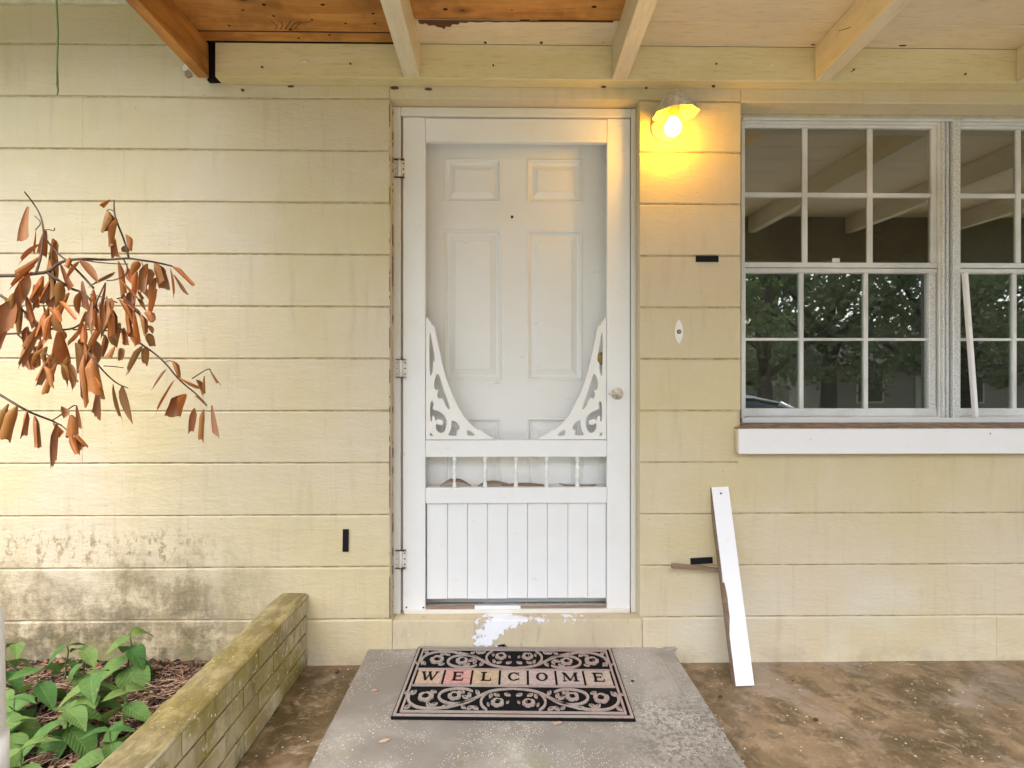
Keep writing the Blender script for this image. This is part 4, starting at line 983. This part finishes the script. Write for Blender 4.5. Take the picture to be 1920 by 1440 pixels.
# mulch
vs, fs, mi = [], [], []
def soilz(x, y): return .016+.02*noise.noise(Vector((x*5, y*5, 0)))+.018*max(0, (x+1.5))*0
for i in range(15000):
    x_ = random.uniform(-2.05, PX0-.004); y_ = -random.random()*.98-.004
    if x_ < -1.1+.0 and y_ < -.75 and random.random() < .3: continue
    z_ = soilz(x_, y_)+random.uniform(.0, .016); L_ = random.uniform(.006, .020); W_ = L_*random.uniform(.2, .55); T_ = random.uniform(.001, .004)
    Mx = Matrix.Rotation(random.random()*pi*2, 3, 'Z') @ Matrix.Rotation(random.gauss(0, .45), 3, 'Y') @ Matrix.Rotation(random.gauss(0, .5), 3, 'X')
    b0 = len(vs); c_ = Vector((min(x_, PX0-L_-.002), min(y_, -L_-.001), z_))
    for q in ((-L_, -W_*.6, 0), (-L_*.2, -W_, 0), (L_, -W_*.4, 0), (L_*.7, W_, 0), (-L_*.8, W_*.8, 0), (0, 0, T_+.001)): vs.append(c_+Mx @ Vector(q))
    fs += [(b0+k, b0+(k+1) % 5, b0+5) for k in range(5)]+[(b0+4, b0+3, b0+2, b0+1, b0)]; mi += [0]*6
for i in range(2600):
    x_ = random.uniform(-2.0, PX0-.05); y_ = -random.random()*.95-.05; z_ = soilz(x_, y_)+random.uniform(.012, .026); L_ = random.uniform(.02, .06); a_ = random.random()*pi
    d_ = Vector((cos(a_), sin(a_), random.gauss(0, .12)))*L_/2; s_ = Vector((-sin(a_), cos(a_), 0))*.0009; c_ = Vector((x_, y_, z_))
    if c_.x+abs(d_.x) > PX0-.002 or c_.y+abs(d_.y) > -.002: continue
    b0 = len(vs); vs += [c_-d_-s_, c_-d_+s_, c_-d_+Vector((0, 0, .0015)), c_+d_-s_, c_+d_+s_, c_+d_+Vector((0, 0, .0015))]
    fs += [(b0, b0+3, b0+5, b0+2), (b0+1, b0+2, b0+5, b0+4), (b0, b0+1, b0+4, b0+3)]; mi += [1]*3
me = bpy.data.meshes.new('bark_mulch'); me.from_pydata(vs, [], fs); me.materials.append(m_mulch); me.materials.append(m_needle); me.polygons.foreach_set('material_index', mi)
tag(link('bark_mulch', me), 'brown bark chips and dry needles covering the planting bed', 'mulch', kind='stuff')

# ------------------------------------------------------------------ green plants
def leaf_mesh(name, wmax=.34, fold=.12, droop=.25, curl=0, seed=0):
    rs = random.Random(seed); bm = bmesh.new(); N_ = 9; r_ = []
    for i in range(N_+1):
        t = i/N_; wd = wmax*(sin(pi*t**.75))**.85*(1-.25*t)+.004; z = -droop*t*t+rs.uniform(-.008, .008)
        row_ = []
        for j in (-1, -.5, 0, .5, 1):
            row_.append(bm.verts.new((t, j*wd, z+abs(j)*fold*wd*1.6-(.02*abs(j)*wd if i % 2 else 0)+.01*sin(j*9+t*11))))
        r_.append(row_)
    for a, b_ in zip(r_[:-1], r_[1:]):
        for k in range(4): bm.faces.new((a[k], b_[k], b_[k+1], a[k+1])).smooth = True
    me = bpy.data.meshes.new(name); bm.to_mesh(me); bm.free(); me.materials.append(m_green); return me
GL = [leaf_mesh('green_leaf', .27+.04*k, .25, .18+.12*k, seed=k) for k in range(4)]
def plant(x, y, h, nt_, size, label, seed, lean=(0, 0)):
    rs = random.Random(seed); z0 = .012
    pl = empty('leafy_plant', (x, y, z0), label, 'plant', 'green leafy plants in the planting bed')
    def sp(t): return Vector((lean[0]*t*h, lean[1]*t*h, h*t))
    bm = bmesh.new(); tube(bm, [sp(k/6)+Vector((rs.uniform(-.003, .003), rs.uniform(-.003, .003), 0)) for k in range(7)], .0035, .0018, 6); me = bpy.data.meshes.new('stem'); bm.to_mesh(me); bm.free(); link('stem', me, m_stem, pl)
    a0 = rs.random()*6
    nt_ += (seed % 3 == 0)
    for k in range(nt_):
        t = 1-.7*k/max(1, nt_-.5); s_ = size*(.80+.36*min(k, 2)/2)
        for sgn in (0, 1):
            a_ = a0+k*pi/2+sgn*pi+rs.uniform(-.35, .35); pitch = rs.uniform(-.55, .05)+(.25 if k == 0 else -.05)
            o = link('leaf', rs.choice(GL), None, pl, sp(t)); o.rotation_euler = (rs.uniform(-.3, .3), -pitch, a_); q = s_*rs.uniform(.72, 1.08); o.scale = (q, q, q)
            # short leaf stalk is the leaf's own narrow base
PD = [(-1.345, -.17, .185, 3, .115, 'tallest green leafy plant standing nearest the brick planter wall', (.1, 0)),
      (-1.79, -.10, .13, 2, .07, 'small sprig with pointed leaves against the wall at the far left of the bed', (0, 0)),
      (-1.60, -.12, .13, 2, .085, 'slender sprig with upright leaves close to the wall, left of the tallest plant', (.1, 0)),
      (-1.47, -.20, .15, 2, .10, 'plant with one long raised leaf just left of the tallest plant', (.0, 0)),
      (-1.69, -.27, .15, 3, .115, 'broad leaved plant at the left edge of the bed, second from the wall', (0, 0)),
      (-1.53, -.33, .15, 3, .12, 'broad leaved plant in the middle of the bed with light green crown', (.1, 0)),
      (-1.33, -.37, .15, 3, .125, 'plant with overlapping oval leaves in the middle of the bed near the mulch', (.1, 0)),
      (-1.16, -.46, .15, 3, .115, 'plant with veined leaves closest to the brick wall in the lower part of the bed', (.1, 0)),
      (-1.47, -.47, .14, 3, .115, 'low dense plant by the white post at the left edge', (0, 0)),
      (-1.27, -.52, .13, 3, .12, 'plant with a drooping oval leaf in the lower middle of the bed', (0, 0)),
      (-1.09, -.60, .12, 3, .11, 'lowest plant in the photo with one large downward leaf', (0, 0)),
      (-1.30, -.64, .10, 2, .11, 'low plant with round leaves in the bottom left corner of the bed', (0, 0)),
      (-1.40, -.57, .12, 3, .11, 'shaded plant low down beside the white post, half hidden by leaves', (0, 0))]
for i, (x_, y_, h_, n_, s_, l_, ln_) in enumerate(PD): plant(x_, y_, h_, n_, s_, l_, 30+i, ln_)

# white post at the left edge of the view
wp = empty('white_post', (-.868, -1.22, PZ), 'white turned post cut off by the left edge of the photo', 'post')
yp = -1.22
xe = X(14, yp)
bm = bmesh.new()
zq = lambda q: Z(q, yp, 0)
prof3 = [(.0, zq(1500)), (.062, zq(1500)), (.062, zq(1398)), (.050, zq(1390)), (.050, zq(1389)), (.058, zq(1378)), (.055, zq(1170)), (.050, zq(1145)), (.043, zq(1128)), (.041, zq(1000)), (.040, zq(880)), (.034, zq(868)), (.0, zq(866))]
cx_ = xe-.079
lathe(bm, [(r_, z_-.0) for r_, z_ in prof3 if r_ > 0], (cx_, yp, 0), 20); wobj('shaft', bm, m_white, wp)
bbox('base', cx_-.05, cx_+.05, yp-.05, yp+.05, PZ, zq(1500)+.001, m_white, wp)

# ------------------------------------------------------------------ dead shrub with curled brown leaves
YD = -.52
shrub = empty('dead_shrub', (-1.95, -.55, .012), 'dead shrub branch with curled brown leaves hanging in front of the wall at left', 'shrub')
def z4(a, b_): return (a/4, 340+b_/4)
def z5(a, b_): return (a/4, 620+b_/4)
def dep(px, py): return YD+.16*noise.noise(Vector((px/60, py/60, 3)))
def bp(pt): return P(pt[0], pt[1], dep(*pt))
def branch(pts, r0=.0032, r1=.0012, pre=None):
    r0 *= 1.35; r1 *= 1.5
    q = chaikin([tuple(bp(p)) for p in pts], 2)
    if pre: q = pre+q
    bm = bmesh.new(); tube(bm, q, r0, r1, 6); wobj('branch', bm, m_twig, shrub)
base = Vector((-1.97, -.55, .0))
bm = bmesh.new(); tube(bm, [base, base+Vector((-.02, .02, .35)), base+Vector((.0, 0, .75)), base+Vector((-.03, .01, 1.3)), base+Vector((-.02, 0, 1.7))], .016, .006, 8); wobj('trunk', bm, m_twig, shrub)
tk = lambda z: base+Vector((-.01, .005, z))
branch([z4(-40, 708), z4(150, 706), z4(270, 690), z4(360, 682), z4(430, 620), z4(500, 590), z4(640, 580), z4(800, 590), z4(960, 575), z4(1050, 590), z4(1160, 605), z4(1290, 635)], .0042, .0016, [tk(1.0)])
branch([z4(185, 80), z4(240, 150), z4(300, 240), z4(325, 340), z4(330, 420), z4(430, 540), z4(520, 610), z4(630, 720), z4(700, 800)], .0015, .0022)
branch([z4(320, 420), z4(310, 560), z4(270, 690)], .0018, .0024)
branch([z4(260, 260), z4(315, 310), z4(265, 365)], .001, .001)
branch([z4(325, 365), z4(370, 360), z4(405, 375), z4(410, 350)], .001, .001)
branch([z4(965, 572), z4(940, 460), z4(870, 290), z4(855, 220), z4(855, 140)], .0022, .0012)
branch([z4(855, 225), z4(820, 208), z4(800, 222)], .0012, .001)
branch([z4(500, 585), z4(640, 590), z4(740, 610), z4(900, 620), z4(960, 620)], .0014, .001)
branch([z4(930, 590), z4(960, 650), z4(950, 700), z4(870, 740), z4(800, 745)], .0018, .001)
branch([z4(-40, 830), z4(50, 885), z4(170, 965), z4(300, 1080), z4(400, 1115), z4(550, 1110), z4(640, 1040), z4(700, 950), z4(740, 870), z4(790, 760)], .003, .0012, [tk(.90)])
branch([z4(-30, 1150), z4(130, 1140), z4(250, 1135), z4(350, 1110)], .0024, .002, [tk(.80)])
branch([z4(130, 1145), z4(190, 1205), z4(340, 1285), z4(440, 1370)], .002, .001)
branch([z4(360, 690), z4(450, 750), z4(540, 810), z4(620, 830), z4(690, 900), z4(780, 1040), z4(930, 1120), z4(1070, 1230), z4(1140, 1275), z4(1240, 1360), z5(1340, 370), z5(1480, 480), z5(1550, 560)], .003, .0012)
branch([z4(680, 850), z4(780, 870), z4(880, 910)], .0014, .001); branch([z4(880, 880), z4(920, 870), z4(1040, 980), z4(1080, 1090)], .0015, .001)
branch([z4(550, 1112), z4(700, 1110), z4(900, 1130), z4(940, 1130)], .0018, .0014)
branch([z5(1440, 360), z5(1500, 320), z5(1560, 285), z5(1580, 292)], .0014, .001); branch([z5(1240, 235), z5(1270, 222), z5(1295, 232)], .001, .001)
branch([z5(650, 150), z5(720, 240), z5(800, 330), z5(880, 400), z5(960, 430)], .002, .001)
branch([z5(-40, 460), z5(0, 480), z5(130, 560), z5(240, 620), z5(390, 675), z5(460, 710)], .003, .0016, [tk(.66)])
branch([z5(390, 675), z5(460, 630), z5(550, 560), z5(570, 562)], .0016, .001); branch([z5(460, 710), z5(520, 760), z5(570, 755)], .0012, .001)
branch([z5(780, 265), z5(850, 268), z5(925, 278)], .0012, .0009)
def curl_leaf(seed):
    rs = random.Random(seed); bm = bmesh.new(); N_, K = 7, 8; r_ = []
    kind = seed % 4                       # 0, 2 rolled tube; 1 fan with a cut end; 3 folded blade
    curlA = {0: rs.uniform(4.6, 6.0), 1: rs.uniform(1.6, 2.4), 2: rs.uniform(3.4, 4.6), 3: rs.uniform(2.2, 3.0)}[kind]
    twist = rs.uniform(-.9, .9); cut = rs.uniform(-.22, .22); bx, by = rs.uniform(-.25, .25), rs.uniform(.5, 2.2)
    rad = {0: .30, 1: .62, 2: .36, 3: .50}[kind]
    for i in range(N_+1):
        t = i/N_
        if kind == 1: pr = .16+.84*t**.9
        elif kind == 3: pr = .15+.95*sin(pi*min(1, t*1.02)**.8)**.8 if t < .98 else .1
        else: pr = (.25+.75*min(1, t*4))*(1-.28*max(0, t-.6)/.4*(1 if kind == 2 else -.4))
        row_ = []
        for k in range(K+1):
            s_ = (k/K-.5); ang = s_*curlA*(1.15-.35*t)+twist*t
            if kind == 3: ang = (abs(s_)*2)**.8*(1 if s_ > 0 else -1)*curlA*.36+twist*t
            jag = (rs.uniform(-.05, .05)+cut*s_*2) if t > .9 else 0
            row_.append(bm.verts.new((sin(ang)*rad*pr+bx*sin(t*by), (1-cos(ang))*rad*pr, -t+jag)))
        r_.append(row_)
    for a, b_ in zip(r_[:-1], r_[1:]):
        for k in range(K): bm.faces.new((a[k], b_[k], b_[k+1], a[k+1])).smooth = (k % 3 != 1)
    me = bpy.data.meshes.new('curled_leaf'); bm.to_mesh(me); bm.free(); me.materials.append(m_dry); return me
CL = [curl_leaf(100+k) for k in range(16)]
L4 = [(215,190,205,440,60),(265,370,240,520,45),(350,370,320,560,90),(300,470,150,610,40),(310,560,100,700,35),(400,430,370,700,60),(415,440,420,600,40),(270,630,70,810,45),(240,680,120,880,90),(215,700,60,980,70),(320,710,240,910,60),(375,740,300,920,60),(370,600,375,900,55),(460,750,390,930,80),(450,620,540,810,45),(520,570,500,640,45),(600,600,510,730,45),(600,590,720,760,60),(860,680,690,790,35),(525,840,430,1090,70),(440,900,560,1040,45),(320,930,345,1100,65),(360,950,440,1060,60),(200,970,320,1110,60),(110,890,90,1140,110),(60,1080,0,1260,50),(620,750,640,970,55),(600,830,600,1000,45),(790,760,740,960,55),(700,810,720,1090,60),(885,600,910,860,50),(960,650,1030,800,80),(890,730,1000,860,50),(1040,600,1000,700,50),(1110,620,1110,820,60),(1160,620,1200,800,90),(1240,660,1210,800,60),(1275,650,1300,880,35),(1290,640,1435,775,40),(1300,700,1375,830,50),(1060,600,1090,750,50),(1040,790,1140,900,35),(1020,810,1070,890,50),(1040,880,1110,975,40),(890,890,995,1070,50),(930,870,1050,980,40),(1080,990,1130,1060,70),(1050,1000,1080,1150,45),(1110,1140,1140,1240,60),(1100,1080,1140,1150,30),(1070,1240,950,1435,40),(1100,1240,1075,1380,55),(1000,1140,990,1230,60),(900,1060,890,1250,90),(860,1240,815,1325,35),(905,1250,900,1345,35),(930,1100,945,1230,40),(820,940,810,1160,80),(680,1010,690,1140,50),(770,1090,670,1280,45),(780,1150,755,1320,50),(620,1060,610,1220,50),(580,1120,510,1200,30),(480,1120,480,1190,40),(440,1130,450,1370,110),(560,1210,575,1430,100),(630,1210,650,1440,60),(720,1310,790,1600,110),(300,1110,140,1370,55),(230,1200,280,1350,60),(360,1240,340,1350,50),(400,1290,290,1500,60),(430,1370,360,1590,50),(450,1370,530,1520,60),
      (830,140,775,205,40),(800,222,760,370,80),(885,290,850,480,75),(840,400,850,560,55),(940,400,960,520,55),(945,480,910,525,25),(830,480,860,560,35)]
L5 = [(640,180,670,540,60),(730,440,715,640,60),(700,340,740,450,60),(850,400,920,680,50),(920,410,985,700,80),(1250,290,1140,440,35),(1310,370,1170,620,45),(1290,230,1340,360,50),(1340,350,1500,420,80),(1470,370,1520,500,70),(1535,340,1540,470,40),(1575,290,1650,400,30),(1400,480,1360,650,120),(1460,580,1440,760,50),(1460,490,1560,580,50),(1530,590,1525,820,40),(1590,560,1610,790,45),(70,550,0,790,50),(130,570,80,820,90),(200,600,160,790,40),(255,640,285,880,50),(430,700,430,1000,50),(470,570,465,650,60),(570,560,580,710,50),(520,630,500,790,90),(400,690,480,770,40),(530,770,580,930,45),(560,780,595,920,35),(570,760,660,860,30)]
for (cx_0, cy_0, n_0) in ((300, 900, 10), (150, 850, 6), (750, 1000, 8), (1080, 740, 8), (420, 1300, 8), (620, 1250, 7), (880, 900, 6), (250, 1200, 6)):
    for _ in range(n_0):
        x0 = cx_0+random.uniform(-130, 130); y0 = cy_0+random.uniform(-130, 110); L4.append((x0, y0, x0+random.uniform(-80, 50), y0+random.uniform(110, 210), random.choice((40, 50, 60))))
for fn, lst in ((z4, L4), (z5, L5)):
    for (x0, y0, x1, y1, wd) in lst:
        a = fn(x0, y0); t_ = fn(x1, y1); dy_ = dep(*a)
        pa = P(a[0], a[1], dy_); pb = P(t_[0], t_[1], dy_+random.uniform(-.02, .02)); v = pb-pa; L_ = v.length; wm = max(wd, 46)/4*(D+dy_)/F*1.3
        q = (-v).to_track_quat('Z', 'Y') @ Matrix.Rotation(random.uniform(-.9, .9)+(pi if random.random() < .35 else 0), 3, 'Z').to_quaternion()
        o = link('leaf', random.choice(CL), None, shrub); o.location = pa-shrub.location; o.rotation_mode = 'QUATERNION'; o.rotation_quaternion = q; o.scale = (wm, wm, L_)

# ------------------------------------------------------------------ the yard behind the viewer, seen in the window glass
m_bark = M_plain('bark', (.07, .05, .038), .9, var=.4, nsc=8, bump=.02)
m_fol = M_leaf('tree foliage', (.11, .135, .055), (.15, .18, .08), .6, obj=False, trans=.45); m_fol2 = M_leaf('pale foliage', (.15, .18, .10), (.19, .22, .13), .7, obj=False, trans=.45)
def crown_mesh(seed, R_, Hc, n, leaf):
    rs = random.Random(seed); vs, fs = [], []
    cl = []
    for _ in range(46):
        a = rs.random()*2*pi; rr = R_*rs.random()**.5; h = rs.random()
        rr *= (1-.5*abs(h-.45)); cl.append((Vector((cos(a)*rr, sin(a)*rr, Hc*h)), rs.uniform(.5, 1.15)*R_*.27))
    for i in range(n):
        c, s = rs.choice(cl); d = Vector((rs.gauss(0, 1), rs.gauss(0, 1), rs.gauss(0, .7)))*s*.55; p = c+d
        e1 = Vector((rs.gauss(0, 1), rs.gauss(0, 1), rs.gauss(0, 1))).normalized()*leaf; e2 = e1.cross(Vector((rs.gauss(0, 1), rs.gauss(0, 1), rs.gauss(0, 1)))).normalized()*leaf*.5
        b0 = len(vs); vs += [p-e1, p+e2, p+e1, p-e2]; fs.append((b0, b0+1, b0+2, b0+3))
    me = bpy.data.meshes.new('crown'); me.from_pydata(vs, [], fs); return me
CM = [crown_mesh(k, 3.0, 5.2, 3600, .125) for k in range(3)]
for k, me in enumerate(CM): me.materials.append(m_fol if k < 2 else m_fol2)
def tree(x, y, s, var, label):
    z0 = lawn_z(x, y)
    t = empty('oak_tree', (x, y, z0), label, 'tree', 'trees across the yard behind the viewer')
    rs = random.Random(int(x*10)); bm = bmesh.new(); tube(bm, [(0, 0, -.2), (.1*s, 0, 1.2*s), (.05*s, .1, 2.6*s), (.15*s, .1, 5*s)], .30*s, .12*s, 9)
    for k in range(6):
        a = k*1.05+rs.random(); h = rs.uniform(1.8, 3.4)*s; tube(bm, [(.05*s, 0, h), (cos(a)*1.1*s, sin(a)*1.1*s, h+.9*s), (cos(a)*2.2*s, sin(a)*2.2*s, h+1.8*s)], .11*s, .03*s, 6)
    me = bpy.data.meshes.new('trunk'); bm.to_mesh(me); bm.free(); link('trunk', me, m_bark, t)
    o = link('crown', CM[var], None, t, (0, 0, 1.6*s)); o.scale = (s, s, s); o.rotation_euler = (0, 0, rs.random()*6)
TR = [(8.6, -15.5, 1.0, 0, 'dark oak reflected at the left of the left window'), (11.6, -17.0, 1.15, 2, 'pale mossy oak reflected in the middle of the left window'), (14.6, -16.0, 1.1, 1, 'dark oak reflected at the right of the left window'),
      (18.0, -18.5, 1.2, 0, 'broad oak reflected in the right window'), (22.5, -19.5, 1.2, 2, 'pale oak reflected at the far right of the right window'), (9.5, -24.0, 1.5, 1, 'tall oak beyond the plank fence'), (16, -30, 1.8, 2, 'large pale oak behind the neighbouring house'), (24.5, -29.0, 1.7, 0, 'large dark oak behind the neighbouring house'),
      (-6, -24, 1.2, 1, 'oak far across the yard behind the viewer to the left'), (2.5, -28, 1.4, 0, 'oak straight behind the viewer across the yard'), (-14, -22, 1.3, 2, 'pale oak in the far left of the yard')]
for a in TR: tree(*a)
# far wood
vs, fs = [], []
rs = random.Random(5)
for i in range(26000):
    a = rs.uniform(-.2, pi+.2); r_ = rs.uniform(48, 60); hh = 6.5+3*noise.noise(Vector((a*14, 0, 0))); p = Vector((cos(a)*r_, -sin(a)*r_, -.6+rs.random()*hh))
    e1 = Vector((rs.gauss(0, 1), rs.gauss(0, 1), rs.gauss(0, 1))).normalized()*.8; e2 = e1.cross(Vector((rs.gauss(0, 1), rs.gauss(0, 1), 1))).normalized()*.5
    b0 = len(vs); vs += [p-e1, p+e2, p+e1, p-e2]; fs.append((b0, b0+1, b0+2, b0+3))
me = bpy.data.meshes.new('far_wood'); me.from_pydata(vs, [], fs); tag(link('far_wood', me, m_fol), 'belt of far trees closing the view across the yard', 'wood', kind='stuff')
# plank fence
fz = lawn_z(0, -20); fence = empty('plank_fence', (8, -20, fz), 'weathered grey plank fence across the yard reflected low in the left window', 'fence')
m_fw = M_plain('weathered fence', (.32, .28, .24), .85, var=.25, nsc=3)
pl_me = None
for i in range(48):
    bm = bmesh.new(); box(bm, -.07, .07, -.011, .011, 0, 1.6+random.uniform(-.02, .02)); me = bpy.data.meshes.new('fence_plank'); bm.to_mesh(me); bm.free(); link('fence_plank', me, m_fw, fence, (i*.155-3.5, 0, .03))
for z_ in (.35, 1.3):
    bm = bmesh.new(); box(bm, -3.6, 3.9, .012, .05, z_, z_+.09); me = bpy.data.meshes.new('fence_rail'); bm.to_mesh(me); bm.free(); link('fence_rail', me, m_fw, fence)
# neighbour's house
nh = empty('neighbour_house', (18.5, -24, fz), 'low tan neighbouring house with dark gable roof reflected in the window glass', 'house')
m_nh = M_plain('tan siding', (.36, .31, .26), .8); 
def nbx(name, x0, x1, y0, y1, z0, z1, m, par=nh):
    bm = bmesh.new(); box(bm, x0, x1, y0, y1, z0, z1); me = bpy.data.meshes.new(name); bm.to_mesh(me); bm.free(); return link(name, me, m, par)
nbx('wall', -4, 4.5, -3, 3, 0, 2.6, m_nh)
bm = bmesh.new(); vs_ = [bm.verts.new(p) for p in ((-4.5, -3.5, 2.55), (-4.5, 3.5, 2.55), (-4.5, 0, 4.3), (5, -3.5, 2.55), (5, 3.5, 2.55), (5, 0, 4.3))]
for f in ((0, 1, 2), (3, 5, 4), (0, 2, 5, 3), (1, 4, 5, 2), (0, 3, 4, 1)): bm.faces.new([vs_[i] for i in f])
me = bpy.data.meshes.new('roof'); bm.to_mesh(me); bm.free(); link('roof', me, m_shingle, nh)
for x_ in (-2.6, 1.8):
    wf = nbx('window', x_-.6, x_+.6, 3.0, 3.05, .9, 2.1, m_trim); nbx('pane', x_-.52, x_+.52, 3.051, 3.056, .98, 2.02, m_curtain, wf)
nbx('door', -.6, .35, 3.0, 3.05, 0, 2.05, m_trim)
# parked car: lofted body
cz = lawn_z(4.6, -9.2)+.012
car = empty('parked_car', (5.15, -9.0, cz+.0), 'silver parked hatchback reflected at the bottom of the left window', 'car', rot=(0, 0, R(4)))
m_car = M_plain('silver car paint', (.60, .61, .63), .25, .6, .05); m_cg = M_plain('car glass', (.02, .025, .03), .08); m_ty = M_plain('tyre', (.02, .02, .02), .9); m_rim = M_plain('rim', (.4, .4, .42), .3, .8)
def loft(secs):
    bm = bmesh.new(); rs_ = [[bm.verts.new(p) for p in s] for s in secs]
    for a, b_ in zip(rs_[:-1], rs_[1:]):
        n_ = len(a)
        for k in range(n_): bm.faces.new((a[k], a[(k+1) % n_], b_[(k+1) % n_], b_[k])).smooth = True
    bm.faces.new(rs_[0]); bm.faces.new(rs_[-1][::-1]); bmesh.ops.recalc_face_normals(bm, faces=bm.faces); return bm
def sec(x, w_, zb, zt, tum=.85): return [(x, -w_, zb), (x, -w_*1.02, (zb+zt)/2), (x, -w_*tum, zt-.03), (x, -w_*tum*.8, zt), (x, w_*tum*.8, zt), (x, w_*tum, zt-.03), (x, w_*1.02, (zb+zt)/2), (x, w_, zb)]
def cm(name, bm, m, par=car): me = bpy.data.meshes.new(name); bm.to_mesh(me); bm.free(); return link(name, me, m, par)
cm('body', loft([sec(-2.15, .70, .3, .72), sec(-2.05, .82, .24, .86), sec(-1.2, .88, .22, .92), sec(0, .88, .22, .93), sec(.9, .88, .22, .92), sec(1.6, .86, .24, .82), sec(2.05, .80, .28, .70), sec(2.2, .62, .34, .58)]), m_car)
cm('cabin_glass', loft([sec(-1.95, .70, .85, .95, .9), sec(-1.55, .72, .86, 1.30, .82), sec(-.9, .73, .88, 1.40, .80), sec(-.1, .73, .88, 1.42, .80), sec(.45, .72, .88, 1.32, .80), sec(1.15, .70, .86, .93, .9)]), m_cg)
cm('roof_panel', loft([sec(-1.62, .60, 1.29, 1.335, 1), sec(-.9, .61, 1.38, 1.435, 1), sec(-.1, .61, 1.40, 1.455, 1), sec(.42, .60, 1.31, 1.35, 1)]), m_car)
for s_ in (-1, 1):
    for q in ([(-1.6, s_*.62, 1.32), (-2.0, s_*.72, .92)], [(-.55, s_*.63, 1.41), (-.5, s_*.75, .92)], [(.42, s_*.62, 1.33), (1.15, s_*.72, .92)]):
        bm = bmesh.new(); tube(bm, q, .035, .035, 6); cm('pillar', bm, m_car)
    for x_ in (-1.35, 1.35):
        bm = bmesh.new(); bmesh.ops.create_cone(bm, cap_ends=True, segments=28, radius1=.32, radius2=.32, depth=.2); bm.transform(Matrix.Translation((x_, s_*.79, .32)) @ Matrix.Rotation(pi/2, 4, 'X')); wh = cm('wheel', bm, m_ty)
        bm = bmesh.new(); bmesh.ops.create_cone(bm, cap_ends=True, segments=20, radius1=.2, radius2=.2, depth=.22); bm.transform(Matrix.Translation((x_, s_*.79, .32)) @ Matrix.Rotation(pi/2, 4, 'X')); cm('rim', bm, m_rim, wh)
    bm = bmesh.new(); bmesh.ops.create_icosphere(bm, subdivisions=2, radius=1)
    for v in bm.verts: v.co = Vector((2.06+v.co.x*.12, s_*.62+v.co.y*.14, .62+v.co.z*.07))
    cm('headlight', bm, m_rim)
